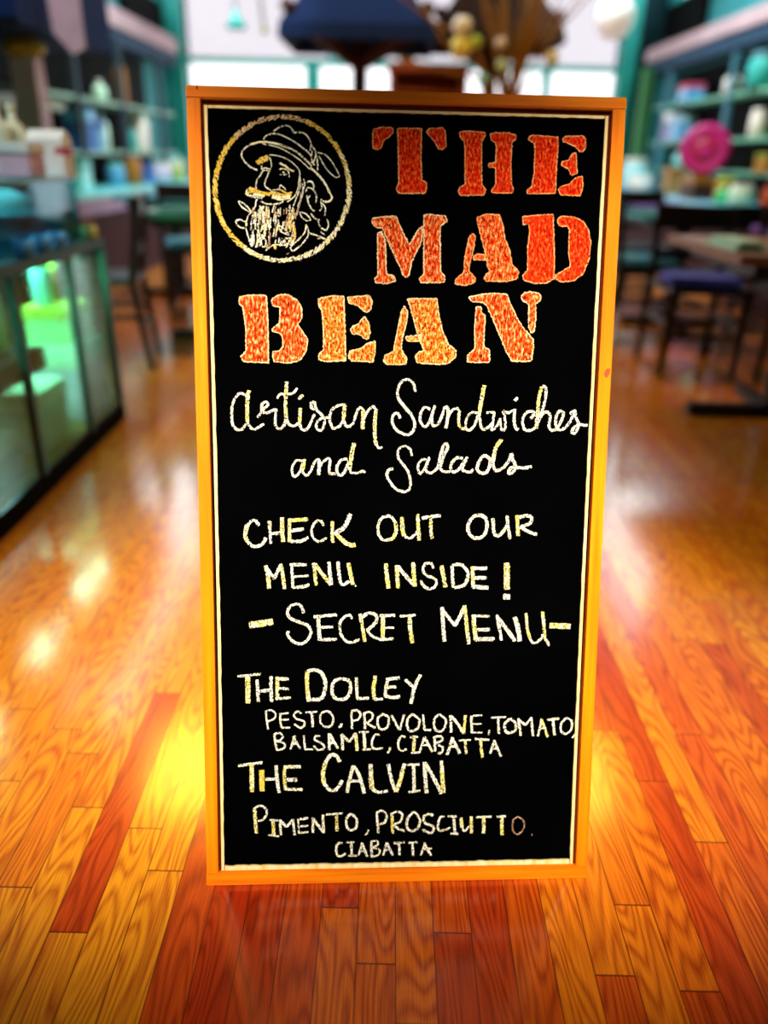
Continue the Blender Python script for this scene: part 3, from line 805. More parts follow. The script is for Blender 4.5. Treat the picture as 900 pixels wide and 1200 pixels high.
# hanging lamps
pd = thing('pendant_lamp', 'small teal cone pendant lamp hanging in the left of the window', 'lamp', (-1.42, 8.0, 2.03))
bm = BM(); lathe(bm, [(.09, 0), (.095, .015), (.03, .10), (.02, .14), (.015, .14)], 20); link('lamp_shade', bm, teal_c, pd, True)
bm = BM(); tube(bm, [(0, 0, .13), (0, 0, 3.17)], .010, 8); link('cord', bm, steel_c, pd)
pd2 = thing('hanging_rod', 'thin grey rod hanging from the ceiling between the lamp and navy parasol', 'rod', (-1.17, 8.0, 2.0))
bm = BM(); tube(bm, [(0, 0, 0.02), (-.04, 0, .4), (-.06, 0, 3.2)], .016, 8); link('rod_body', bm, mat('grey_metal', (0.22, 0.22, 0.22), 0.5), pd2)
bm = BM(); lathe(bm, [(.01, 0), (.028, .01), (.03, .04), (.012, .06)], 14); link('hook_weight', bm, olive_c, pd2)
gl = thing('paper_lantern', 'round white paper lantern hanging by the right of the window', 'lantern', (1.93, 8.0, 2.02))
bm = BM(); lathe(bm, [(.05, 0), (.11, .03), (.155, .10), (.165, .17), (.155, .24), (.11, .31), (.05, .34)], 28); link('lantern_shade', bm, mat('white_paper', (0.75, 0.74, 0.74), 0.8, emis=0.35), gl, True)
bm = BM(); tube(bm, [(0, 0, .33), (0, 0, 3.18)], .006, 6); link('cord', bm, m_black, gl)


# ---------------------------------------------------------------- the A-frame sign
YAW, LEAN, SL, SW = 0.0525, 0.2924, 1.1847, 0.61
sign = thing('sandwich_board', 'tall wooden A-frame chalkboard sign standing in the middle of the floor', 'sign', (0.0386, 0.8631, 0))
sign.rotation_euler = (-LEAN, 0, YAW)
SM = Matrix.Translation(sign.location) @ sign.rotation_euler.to_matrix().to_4x4()
SMI = SM.inverted()
R_BOARD, R_BEAD = 0.0095, 0.0065             # how far slate and beading sit behind the frame's face


def on_board(px, py, depth=R_BOARD):
    """a mark read off the photograph, as (across, up) on the board's own face"""
    d = FWD + RIGHT * ((px - 450) / F) - UP * ((py - 600) / F)
    o = SMI @ EYE; e = SMI.to_3x3() @ d
    t = (depth - o.y) / e.y
    p = o + e * t
    return p.x, p.z


pine_v = wood_mat('orange_pine_upright', (0.84, 0.19, 0.002), (0.99, 0.31, 0.004), (0.62, 0.12, 0.004), 2, 0.5, 0.08)
pine_h = wood_mat('orange_pine_rail', (0.84, 0.19, 0.002), (0.99, 0.31, 0.004), (0.60, 0.11, 0.004), 0, 0.5, 0.08)
bead_m = wood_mat('worn_pale_beading', (0.92, 0.68, 0.28), (0.95, 0.88, 0.62), (0.80, 0.44, 0.12), 2, 0.6)
slate = mat('black_slate_paint', (0.0006, 0.0006, 0.0008), 0.85, 0.0, var=0.3, scale=6)
groove_and_shade = mat('dark_groove_and_shade', (0.10, 0.012, 0.004), 0.8, 0.1)
T = 0.022
HW = SW / 2
BR, TR_ = 0.0214, SL - 0.0170


def bow(z): return 0.0026 * (1 - ((z / SL) * 2 - 1) ** 2)


# uprights, very slightly bowed
for s in (-1, 1):
    bm = BM(); N_ = 24; rings = []
    for i in range(N_ + 1):
        z = BR + (TR_ - BR) * i / N_
        xo, xi = s * (HW - .0006 - bow(z)), s * (HW - .0188 - bow(z))
        rings.append([bm.verts.new(p) for p in ((xo, 0, z), (xi, 0, z), (xi, T, z), (xo, T, z))])
    for a, b in zip(rings, rings[1:]):
        for k in range(4): bm.faces.new((a[k], a[(k + 1) % 4], b[(k + 1) % 4], b[k]))
    bm.faces.new(rings[0][::-1]); bm.faces.new(rings[-1])
    bmesh.ops.bevel(bm, geom=[e for e in bm.edges if abs(e.verts[0].co.z - e.verts[1].co.z) > .01], offset=.0012, segments=2, affect='EDGES')
    link('stile', bm, pine_v, sign)
# rails
bm = BM(); tl = T * math.tan(LEAN)
prism(bm, [(0, 0), (T, tl), (T, BR), (0, BR)], -HW, HW, 'yz')
bmesh.ops.bevel(bm, geom=bm.edges[:], offset=.0013, segments=2, affect='EDGES')
link('bottom_rail', bm, pine_h, sign)
bm = BM(); box(bm, -HW, HW, 0, T, TR_ + .0005, SL, .0014); link('top_rail', bm, pine_h, sign)
# slate panel, dark recess strips (top one paints the rail's shadow) and beading
bm = BM(); box(bm, -HW + .0205, HW - .0205, R_BOARD, R_BOARD + .006, BR + .001, TR_ - .001); bb = link('blackboard', bm, slate, sign)
bm = BM()
for s in (-1, 1):
    x0, x1 = sorted((s * (HW - .0187), s * (HW - .0225))); box(bm, x0, x1, R_BOARD - .001, R_BOARD + .008, BR, TR_)
box(bm, -HW + .0225, HW - .0225, R_BOARD - .001, R_BOARD + .008, TR_ - .006, TR_)
link('groove_and_shade', bm, groove_and_shade, sign)
zb0, zb1, xb = BR + .0006, TR_ - .0060, HW - .0228
rb = random.Random(3)


def bead(pts_out, pts_in, name='beading'):
    bm = BM()
    A = [bm.verts.new((x, R_BEAD, z)) for x, z in pts_out]; B = [bm.verts.new((x, R_BEAD, z)) for x, z in pts_in]
    A2 = [bm.verts.new((x, R_BOARD + .0005, z)) for x, z in pts_out]; B2 = [bm.verts.new((x, R_BOARD + .0002, z)) for x, z in pts_in]
    for i in range(len(A) - 1):
        for P, Q in ((A, B), (B, B2), (B2, A2), (A2, A)):
            bm.faces.new((P[i], P[i + 1], Q[i + 1], Q[i]))
    bm.faces.new((A[0], B[0], B2[0], A2[0])); bm.faces.new((A[-1], A2[-1], B2[-1], B[-1]))
    link(name, bm, bead_m, sign)


NB = 90
for s in (-1, 1):
    zz = [zb0 + (zb1 - zb0) * i / NB for i in range(NB + 1)]
    bead([(s * (xb - bow(z)), z) for z in zz], [(s * (xb - bow(z) - .0044 - rb.uniform(-.0005, .0005)), z) for z in zz])
xx = [-xb + .0056 + (2 * xb - .0112) * i / NB for i in range(NB + 1)]
bead([(x, zb0) for x in xx], [(x, zb0 + .0072 + rb.uniform(-.0008, .0008)) for x in xx])
bead([(x, zb1) for x in xx], [(x, zb1 - .0036 + rb.uniform(-.0005, .0005)) for x in xx])
# rear leaf, hinged at the top
leaf = BM()
for s in (-1, 1):
    x0, x1 = sorted((s * HW, s * (HW - .0188))); box(leaf, x0, x1, -T, 0, -SL + .022, -.019, .001)
box(leaf, -HW, HW, -T, 0, -.018, 0, .001); box(leaf, -HW, HW, -T, 0, -SL + .0075, -SL + .021, .001)
lf = link('rear_leaf', leaf, pine_v, sign)
lf.location = (0, T + .030, SL - .002); lf.rotation_euler = (2 * LEAN, 0, 0)
bm = BM(); box(bm, -HW + .019, HW - .019, -.014, -.008, -SL + .022, -.018); link('rear_panel', bm, slate, lf)
for x in (-.2, .2):
    bm = BM(); box(bm, x - .03, x + .03, T, T + .002, SL - .035, SL - .004); tube(bm, [(x - .03, T + .012, SL - .002), (x + .03, T + .012, SL - .002)], .004, 8)
    box(bm, x - .03, x + .03, T + .001, T + .030, SL - .006, SL - .004)
    link('hinge', bm, mat('brass_hinge', (0.30, 0.20, 0.06), 0.4, 0.5, 0.6), sign)
# knot and dark flecks in the wood of the uprights
for px, py, w, h in ((711.5, 437, .0042, .0065), (231, 102.5, .0010, .0030)):
    x, z = on_board(px, py, 0.0)
    bm = BM(); bmesh.ops.create_circle(bm, cap_ends=True, segments=14, radius=1.0)
    for v in bm.verts: v.co = Vector((x + v.co.x * w * (1 + .2 * v.co.y), -.0002, z + v.co.y * h + v.co.x * h * .4))
    if px > 500: link('knot', bm, mat('red_knot', (0.55, 0.045, 0.006), 0.5, var=0.4, scale=300), sign)
    else: link('dent', bm, groove_and_shade, sign)

# ---------------------------------------------------------------- chalk
chalk_w = chalk_mat('white_chalk', (0.95, 0.94, 0.90), (0.93, 0.90, 0.62), 90, 0.455)
chalk_y = chalk_mat('yellow_chalk', (0.94, 0.90, 0.60), (0.88, 0.74, 0.14), 170, 0.455)
chalk_g = chalk_mat('gold_chalk', (0.85, 0.62, 0.16), (0.80, 0.50, 0.05), 160, 0.39)
chalk_p = chalk_mat('pale_gold_chalk', (0.90, 0.80, 0.40), (0.90, 0.88, 0.70), 70, 0.36)
chalk_k = chalk_mat('pinkish_gold_chalk', (0.88, 0.56, 0.30), (0.80, 0.60, 0.34), 160, 0.42)
chalk_f = chalk_mat('faint_brown_chalk', (0.55, 0.40, 0.30), (0.36, 0.18, 0.10), 140, 0.46)
SETS = {'w': chalk_w, 'y': chalk_y, 'g': chalk_g, 'p': chalk_p, 'k': chalk_k, 'f': chalk_f}
orange_1 = chalk_mat('red_orange_chalk', (0.50, 0.006, 0.003), (0.90, 0.20, 0.03), 330, 0.38, (1, 1, .45), (0.78, 0.035, 0.006))
orange_2 = chalk_mat('orange_chalk', (0.50, 0.008, 0.003), (0.98, 0.62, 0.28), 330, 0.40, (1, 1, .40), (0.84, 0.11, 0.012))
orange_3 = chalk_mat('amber_orange_chalk', (0.60, 0.020, 0.004), (0.98, 0.78, 0.36), 330, 0.40, (1, 1, .45), (0.88, 0.26, 0.02))
edge_o = chalk_mat('pale_orange_chalk', (0.95, 0.50, 0.22), (0.90, 0.24, 0.06), 200, 0.40)
edge_w = chalk_mat('cream_orange_chalk', (0.95, 0.80, 0.55), (0.95, 0.55, 0.22), 200, 0.40)
rc = random.Random(21)
PXM = 0.00125                                # metres on the board to one photo pixel, roughly
layer = [0]


def smooth_line(pts, step=0.0011, curve=True):
    """resample a stroke evenly, rounding it when asked"""
    out = []
    n = len(pts)
    if n < 3: curve = False
    for i in range(n - 1):
        p0, p1, p2, p3 = pts[max(i - 1, 0)], pts[i], pts[i + 1], pts[min(i + 2, n - 1)]
        L = math.dist(p1, p2); k = max(1, int(L / step))
        for j in range(k):
            t = j / k
            if curve:
                f = [0.5 * ((2 * p1[a]) + (-p0[a] + p2[a]) * t + (2 * p0[a] - 5 * p1[a] + 4 * p2[a] - p3[a]) * t * t + (-p0[a] + 3 * p1[a] - 3 * p2[a] + p3[a]) * t ** 3) for a in (0, 1)]
            else: f = [p1[a] + (p2[a] - p1[a]) * t for a in (0, 1)]
            out.append(tuple(f))
    out.append(tuple(pts[-1])); return out


def ribbon(bm, pts, width, rough=0.22):
    """a chalk stroke: a thin ragged band lying on the slate"""
    layer[0] += 1
    y = R_BOARD - .00025 - (layer[0] % 9) * .00003
    prev = None; n = len(pts)
    for i, p in enumerate(pts):
        a, b = pts[max(i - 1, 0)], pts[min(i + 1, n - 1)]
        dx, dz = b[0] - a[0], b[1] - a[1]; L = math.hypot(dx, dz) or 1e-9
        nx, nz = -dz / L, dx / L
        end = 0.72 if i in (0, n - 1) else 1.0
        h = width / 2 * end
        j = min(rough * h, .0007)
        w1, w2 = h + rc.uniform(-j, j), h + rc.uniform(-j, j)
        cur = (bm.verts.new((p[0] + nx * w1, y, p[1] + nz * w1)), bm.verts.new((p[0] - nx * w2, y, p[1] - nz * w2)))
        if prev: bm.faces.new((prev[0], prev[1], cur[1], cur[0]))
        prev = cur


def parse(txt, ox, oy, sc):
    """'w18y 10,20 30,40' lines -> (width, chalk, curved, points in metres on the board)"""
    for ln in txt.strip().splitlines():
        for st in ln.split(';'):
            st = st.strip()
            if not st: continue
            tok = st.split(); hd = tok[0]
            curved = hd[0] == 'c'
            width = float(hd[1:-1]); key = hd[-1]
            pts = [on_board(ox + float(a.split(',')[0]) / sc, oy + float(a.split(',')[1]) / sc) for a in tok[1:]]
            yield width / sc * PXM, key, curved, pts


def chalk_words(label, blocks, parent=bb, rough=0.34):
    bm = BM(); used = []
    for ox, oy, sc, txt in blocks:
        for w, key, cv, pts in parse(txt, ox, oy, sc):
            f0 = len(bm.faces)
            ribbon(bm, smooth_line(pts, 0.0009, cv), w * .93, rough)
            bm.faces.ensure_lookup_table()
            if key not in used: used.append(key)
            for f in bm.faces[f0:]: f.material_index = used.index(key)
    o = link('chalk_lettering', bm, [SETS[k] for k in used], parent)
    o['label'] = label
    return o


def chalk_shape(label, blocks, fill, edge, name='chalk_lettering'):
    """stencil letters: filled outlines with a lighter ragged rim"""
    bm = BM()
    for ox, oy, sc, txt in blocks:
        for ln in txt.strip().splitlines():
            pts = [on_board(ox + float(a.split(',')[0]) / sc, oy + float(a.split(',')[1]) / sc) for a in ln.split()]
            loop = smooth_line(pts + pts[:1], 0.0009, False)[:-1]
            loop = [((loop[i - 1][0] + 2 * p[0] + loop[(i + 1) % len(loop)][0]) / 4 + rc.uniform(-.0005, .0005), (loop[i - 1][1] + 2 * p[1] + loop[(i + 1) % len(loop)][1]) / 4 + rc.uniform(-.0005, .0005)) for i, p in enumerate(loop)]
            vs = [bm.verts.new((x, R_BOARD - .00022, z)) for x, z in loop]
            f = bm.faces.new(vs); f.material_index = 0; f.normal_update()
            bmesh.ops.triangulate(bm, faces=[f])
            f0 = len(bm.faces)
            ribbon(bm, loop + loop[:1], 0.0016, 0.6)
            bm.faces.ensure_lookup_table()
            for q in bm.faces[f0:]: q.material_index = 1
    o = link(name, bm, [fill, edge], bb)
    o['label'] = label
    return o


TL, TRr = (430, 140, 6), (560, 140, 6)
chalk_shape('red orange stencil chalk letters reading THE', [(*TL, '''45,70 100,55 180,58 186,95 150,125 115,150 100,200 70,212 45,202 40,120
215,63 385,63 383,150 380,300 385,425 415,440 422,490 400,520 225,520 205,490 225,450 222,300
415,85 440,65 530,58 550,80 557,190 530,212 500,205 480,160 440,115
650,90 720,82 825,90 831,110 805,160 805,300 808,460 836,495 820,532 655,535 642,505 655,475 690,460 690,200 685,160 655,120'''),
    (*TRr, '''85,105 110,95 220,95 265,110 271,135 240,160 232,300 235,450 250,490 240,517 105,517 95,500 125,460 125,340 75,335 72,315 125,300 130,200 125,165 95,145
355,130 380,112 480,118 562,125 562,200 552,350 545,520 350,522 342,505 380,470 395,380 402,200 395,165 365,150
595,135 620,120 740,117 757,140 757,200 735,232 710,220 685,190 640,170 600,155
690,235 697,380 655,392 635,345 588,325 588,300 640,285 660,245
735,398 737,470 720,537 580,530 566,495 580,475 640,455 690,410''')], orange_1, edge_o)
ML, MR = (430, 240, 6), (560, 240, 6)
chalk_shape('orange stencil chalk letter M of MAD', [(*ML, '''40,95 120,85 203,80 245,180 297,280 322,245 355,185 387,150 391,195 385,250 345,340 315,400 295,495 275,512 250,490 240,450 195,360 150,260 110,165 60,160 40,130
75,200 100,190 130,250 135,487 190,498 200,535 140,555 60,547 55,520 78,500 75,350
400,73 430,68 555,80 564,115 515,150 515,300 518,470 546,500 546,545 380,547 368,520 400,490 400,300''')], orange_2, edge_w)
chalk_shape('amber and orange stencil chalk letter A of MAD', [(*ML, '''720,225 745,203 762,220 755,290 720,420 716,465 765,520 755,547 690,567 618,555 625,525 680,480 690,360
750,362 775,348 830,352 842,388 750,388'''), (*MR, '''-5,90 60,66 150,72 172,130 190,240 222,320 240,420 287,470 275,520 210,537 60,537 43,520 60,490 90,470 70,440 50,330 22,220 0,130''')], orange_2, edge_o)
chalk_shape('red orange stencil chalk letter D of MAD', [(*MR, '''313,85 430,72 527,68 533,200 537,350 535,520 480,552 400,553 325,530 315,500 350,460 350,300 365,200 360,140 318,137
558,100 590,80 680,88 742,120 777,180 793,260 782,380 742,480 680,532 590,543 545,520 548,490 600,465 652,430 640,350 640,250 645,180 630,150 570,150''')], orange_1, edge_o)
chalk_shape('orange stencil chalk letter B of BEAN', [(270, 335, 6, '''62,80 130,65 252,66 262,200 264,350 268,542 90,532 73,495 110,460 110,300 95,200 90,150 62,130
288,100 330,65 400,60 470,100 502,160 502,230 470,270 512,330 544,380 532,460 490,522 410,542 310,532 296,500 300,460 345,458 370,430 365,350 340,328 300,322 293,300 345,265 350,200 350,150 300,140''')], orange_2, edge_w)
chalk_shape('amber stencil chalk letters E and A of BEAN', [(370, 335, 6, '''18,90 120,70 197,73 201,200 206,350 210,525 60,532 22,515 22,480 55,450 55,300 45,180 22,140
226,80 375,68 397,105 387,165 360,187 335,175 300,140 232,120
345,218 372,260 382,330 370,372 340,372 310,340 258,337 243,310 258,285 300,270 325,230
417,388 417,470 400,535 250,528 230,502 238,460 320,440 360,408
625,143 648,185 637,260 602,400 602,450 638,510 630,552 500,552 476,525 488,490 550,460 558,400 588,250 603,180
630,358 700,348 740,343 738,388 650,390
645,92 850,90 865,200 890,310 930,410 987,455 982,500 930,545 868,552 718,542 698,500 718,470 762,455 738,400 710,320 680,200''')], orange_3, edge_w)
chalk_shape('orange stencil chalk letter N of BEAN', [(500, 335, 6, '''295,80 380,60 480,52 562,58 582,110 632,220 682,300 747,375 750,430 737,528 600,532 560,460 518,360 468,240 422,140 398,118 318,108
348,148 380,148 385,190 412,210 405,300 402,430 442,450 442,537 287,537 287,490 340,440 338,300
663,75 690,48 740,42 792,55 808,80 792,110 767,125 767,220 757,320 737,333 718,290 718,130 678,105''')], orange_2, edge_w)

chalk_words('chalk script reading Artisan', [(265, 440, 6, '''c18w 150,150 100,125 58,170 40,250 45,340 75,380 110,378 140,340
c26y 160,105 148,200 150,330 ; c18w 150,320 170,365 205,378 245,352 266,340
c18w 220,295 262,240 295,205 280,185 255,200 250,240 275,265 320,250 350,240 345,300 350,355 378,375 410,345 422,290
c26y 425,42 418,180 420,270 428,315 ; c18w 425,300 445,345 480,355 510,335 ; c17w 360,162 378,132 430,130 470,125 500,88
c24y 522,228 516,335 ; c18w 516,330 530,376 570,376 600,320 622,270 ; l22y 508,165 542,138
c18w 622,240 600,225 598,192 622,190 632,235 665,270 690,300 690,350 665,386 635,370 640,330 670,300 718,298
c18w 830,205 790,210 745,240 728,300 745,362 775,370 810,340 830,280 ; c26y 835,198 825,305 ; c18w 822,300 840,350 868,358 898,330'''),
    (395, 440, 6, '''c18w 118,320 142,250 165,225 184,245 ; c28y 184,240 180,378 ; c18w 184,310 220,245 255,220 275,245 ; c26y 274,235 265,340 268,440 276,490 ; c16w 276,488 295,510 318,503''')])
chalk_words('chalk script reading Sandwiches', [(395, 440, 6, '''c18w 550,115 535,55 495,28 450,48 425,110 430,165
c24w 430,160 470,215 510,260 ; c20w 510,258 540,315 543,370 510,412 465,410 410,375 388,325 395,280 425,265 444,302
c18w 655,240 620,222 590,260 585,320 615,360 645,335 665,280 690,212 ; c20w 690,212 665,290 675,350 705,345 735,290 760,218
c22w 760,218 780,235 778,300 765,372 ; c18w 772,310 800,255 840,230 860,255 ; c20y 860,245 855,330 875,370 905,374'''),
    (545, 440, 6, '''c18w 85,262 40,265 8,310 5,370 30,385 65,350 90,280 ; c28y 135,68 115,180 98,270 ; c19w 98,260 110,350 130,380 165,362 195,330
c16w 150,262 205,256 ; c18w 205,256 196,320 188,380 215,365 245,310 ; c18w 243,300 258,385 282,365 280,300 266,246 ; c18w 266,246 300,262 348,240
c22w 350,236 345,310 355,370 378,378 ; l34w 350,160 364,176
c20w 460,306 484,268 470,252 430,262 405,310 410,360 430,386 470,382 500,355
c26y 500,372 510,260 522,140 540,78 ; c20w 540,76 566,84 568,140 545,240 512,330 ; c20w 512,330 545,270 582,258 598,290 590,350 600,385
c20w 600,385 640,378 680,310 690,262 664,250 642,285 638,345 658,382 702,368 740,320 772,258
c20w 738,272 772,248 776,290 796,335 792,375 765,408 750,395 768,365 802,346 860,352''')])
chalk_words('chalk script reading and', [(330, 510, 6, '''c17w 150,182 105,178 75,225 80,280 100,288 130,255 148,190 ; c26y 160,168 148,242 ; c17w 148,235 155,270 180,282 205,250 235,185 262,170
c24w 264,165 262,280 ; c17w 266,228 295,185 330,162 342,185 ; c20w 342,180 334,250 345,270 382,270
c20w 462,165 420,175 390,220 395,270 420,280 450,245 474,180 ; c30y 510,55 490,160 478,240 ; c17w 475,230 490,262 530,265 570,252 588,262''')])
chalk_words('chalk script reading Salads', [(395, 440, 6, '''c16w 525,565 515,520 475,495 438,515 425,560 430,585'''), (330, 510, 6, '''c18w 818,140 828,175 860,212 890,260 904,310 905,350 895,382 860,400
c20w 862,400 800,375 760,325 742,285 752,245 785,236'''), (480, 500, 6, '''c18w 120,238 90,230 60,275 65,325 85,322 112,280 140,214 ; c18w 138,220 115,290 125,320 160,322 200,285
c22w 200,290 215,210 240,130 262,120 265,150 235,220 212,290 ; c18w 212,285 235,315 285,316
c20w 374,224 335,218 300,250 290,298 310,320 345,300 378,255 408,214 ; c20w 400,225 370,290 385,312 430,316 446,298
c23w 562,222 520,205 482,260 476,300 500,325 540,320 566,270 562,214 ; c28y 650,88 605,150 588,235 ; c22w 588,225 592,280 605,308 650,295 690,250 715,208
c22w 700,218 720,195 726,235 745,270 735,310 708,330 696,315 722,285 760,288 810,290 858,280''')])
chalk_words('chalk capitals reading CHECK', [(280, 590, 6, '''c22w 142,155 120,125 90,122 58,160 ; c32y 58,150 45,220 58,265 ; c24w 55,262 95,298 140,298 175,272 190,240
c24y 215,122 218,180 ; c18w 218,180 225,282 ; c30y 304,98 304,190 312,270 ; l24w 225,215 300,205
l26y 356,105 355,272 ; l28y 360,120 486,110 ; l26w 365,192 456,180 ; c24w 358,264 430,266 490,238
c18w 596,156 580,125 545,125 515,170 515,220 540,258 575,266 616,240
c24y 658,125 655,200 660,276 ; c32w 784,72 745,160 674,210 ; c32y 674,202 740,268 790,294 820,290''')])
chalk_words('chalk capitals reading OUT', [(430, 590, 6, '''c20w 150,92 110,98 80,150 82,210 105,250 145,260 ; c26y 145,258 185,240 205,190 200,130 ; c20w 200,135 172,95 140,85
c30y 246,95 250,180 262,230 ; c18w 260,225 300,245 340,215 355,190 ; c26y 358,75 362,180 368,260
l24w 384,102 520,84 ; c24y 450,92 450,180 458,248''')])
chalk_words('chalk capitals reading OUR', [(430, 590, 6, 'c26w 790,82 745,95 712,150 718,210 750,240 800,238 835,200 844,140 826,95 785,82'), (530, 590, 6, '''c24w 285,105 290,180 300,220 330,225 365,185 385,150 ; c22w 384,85 395,180 406,250
c28y 456,82 464,228 ; c24w 470,98 520,85 558,100 545,140 490,160 470,166 ; c24w 480,164 540,200 596,220''')])
chalk_words('chalk capitals reading MENU under CHECK', [(280, 640, 6, '''c30y 188,135 205,210 212,298 ; c20w 186,138 220,185 250,230 ; l22w 250,228 294,128 ; c26y 294,125 310,210 320,302
l24w 358,131 475,130 ; c20w 370,130 375,210 380,290 ; l16w 380,216 490,207 ; c24w 376,288 450,285 495,268
c24y 525,118 535,200 542,276 ; c28y 532,122 590,200 648,270 ; c26w 632,110 640,190 650,272
c24w 696,108 704,190 715,258 ; c22w 714,258 738,272 775,245 ; c30y 770,118 785,200 802,270 ; l14w 800,265 824,282''')])
chalk_words('chalk capitals reading INSIDE', [(430, 640, 6, '''c30y 132,122 140,210 153,296 ; l30y 210,134 218,296 ; c28w 215,140 265,200 335,276 ; l30y 324,114 336,284
c20w 470,155 450,122 410,125 395,165 420,205 470,225 490,255 470,290 430,298 395,275 378,242
c30y 524,136 535,200 552,288 ; l24w 598,138 607,292 ; c24w 600,135 660,130 706,175 706,230 680,275 616,292
l26y 742,142 746,288 ; l26w 745,155 845,156 ; l26w 750,225 842,220 ; l30w 745,285 855,292''')])
chalk_words('bold yellow chalk exclamation mark', [(560, 640, 6, 'l46y 204,116 203,305 ; l46w 178,355 226,355')])
chalk_words('chalk dash before SECRET', [(280, 690, 6, 'c50y 72,254 150,245 240,230')])
chalk_words('chalk capitals reading SECRET', [(280, 690, 6, '''c20w 456,172 440,125 400,108 355,130 338,180 ; c24w 338,175 370,212 430,235 480,255 ; c22w 478,252 506,292 490,350 440,385 390,375 352,340 342,312 352,295
l24w 525,196 690,183 ; c28w 560,195 562,280 568,362 ; l20w 575,270 662,267 ; l22w 570,358 688,355
c20w 798,210 780,185 745,195 712,240 715,310 745,360 790,376 850,355'''), (400, 690, 6, '''c26y 130,175 150,270 165,372 ; c24w 140,205 190,172 240,182 246,230 200,278 175,292 ; c20w 185,294 220,335 272,354
l24w 268,190 378,185 ; c30y 292,190 292,270 292,350 ; l16w 300,275 372,272 ; l22w 268,358 366,350
l18w 410,193 522,184 ; c30y 478,188 485,290 500,382''')])
chalk_words('chalk capitals reading MENU after SECRET', [(400, 690, 6, '''c28w 708,128 715,250 725,370 ; c24w 712,150 760,210 800,258 ; c26w 798,262 835,190 868,118 ; c28y 866,115 880,250 897,388'''), (530, 690, 6, '''c32y 150,190 155,270 165,362 ; l18w 136,190 260,192 ; l26w 172,288 265,285 ; l32w 160,354 298,352
c22w 314,182 330,270 345,362 ; c30w 320,204 380,280 442,368 ; c34w 438,198 460,270 476,368
c22y 518,170 528,280 545,350 ; c18w 542,345 575,382 620,355 638,320 ; c24y 635,158 645,270 650,350 ; l20w 648,345 684,398''')])
chalk_words('chalk dash after MENU', [(530, 690, 6, 'l44y 684,256 832,264')])
chalk_words('chalk capitals reading THE before DOLLEY', [(270, 770, 6, '''c18w 50,135 130,128 215,118 ; l38y 122,132 124,325 ; c22w 188,158 192,240 198,318 ; c24w 286,135 285,220 290,315 ; l26w 200,240 285,232
l28y 330,138 330,298 ; l26w 335,152 410,156 ; l20w 335,218 412,224 ; l20w 320,294 424,284''')])
chalk_words('chalk capitals reading DOLLEY', [(270, 770, 6, '''c32y 540,100 540,200 552,312 ; c28w 540,104 585,90 640,112 668,180 660,250 630,294 555,298
c25w 782,150 730,170 714,220 726,275 770,298 820,284 846,220 830,165 782,150'''), (400, 770, 6, '''c22w 106,142 108,220 112,290 ; l22w 108,290 194,290 ; c30y 240,130 226,220 232,295 ; l20w 230,295 292,295
c22w 330,150 312,220 308,278 ; l26w 315,156 410,146 ; l22w 310,214 386,208 ; c26w 308,275 370,284 412,276 ; l24w 448,158 512,215 ; c26w 557,122 515,215 490,328''')])
chalk_words('small chalk capitals reading PESTO,', [(300, 820, 6, '''c14w 68,80 75,140 84,208 ; c14w 66,86 100,72 135,95 130,130 80,154 ; c16w 170,95 172,150 180,196 ; l14w 168,99 230,92 ; l14w 172,141 230,138 ; l14w 178,196 242,196
c15w 320,95 290,82 266,110 290,135 335,150 340,175 315,196 268,170 ; l15w 348,88 430,83 ; l19w 392,88 400,192 ; c15w 490,80 457,100 455,160 490,190 530,180 543,130 520,88 488,80 ; c17w 602,165 595,185 582,195''')])
chalk_words('small chalk capitals reading PROVOLONE,', [(400, 770, 6, '''c16w 70,378 72,440 76,505 ; c16w 70,382 110,374 134,400 120,435 78,450 ; c18w 160,390 168,508 ; c16w 158,394 200,386 222,410 205,444 168,462 ; c17w 172,460 240,498
c17w 295,398 257,430 262,490 295,508 330,480 330,425 295,398 ; l18w 352,408 408,512 ; c16w 442,402 426,460 412,512 ; c18w 500,400 466,435 466,500 490,520 535,500 547,440 500,400
c17w 574,403 580,460 586,512 ; l15w 582,512 632,512 ; c17w 690,402 656,430 656,500 690,523 724,500 734,440 690,402 ; l22w 768,408 772,530 ; c22w 772,414 820,470 860,538 ; l22y 872,408 860,538'''),
    (540, 800, 6, '''l18w 74,232 78,352 ; l14w 68,234 150,228 ; l13w 80,290 145,290 ; l14w 76,350 152,350 ; l12w 202,332 195,368''')])
chalk_words('small chalk capitals reading TOMATO,', [(540, 800, 6, '''l14w 212,246 318,240 ; c18w 260,245 264,300 268,358
c20w 345,252 310,290 316,340 345,353 384,330 380,278 345,252 ; c20w 405,250 412,310 422,372 ; c18w 405,256 455,300 ; l16w 455,300 496,243 ; c18w 495,243 500,300 510,376
c17w 570,252 556,310 542,376 ; c20y 568,256 590,320 612,382 ; l14w 556,322 600,318 ; l18w 606,262 692,250 ; c20w 648,255 652,310 658,368 ; c16w 742,246 704,290 706,340 740,358 774,330 780,272 742,246 ; c13w 802,360 795,375 782,388''')])
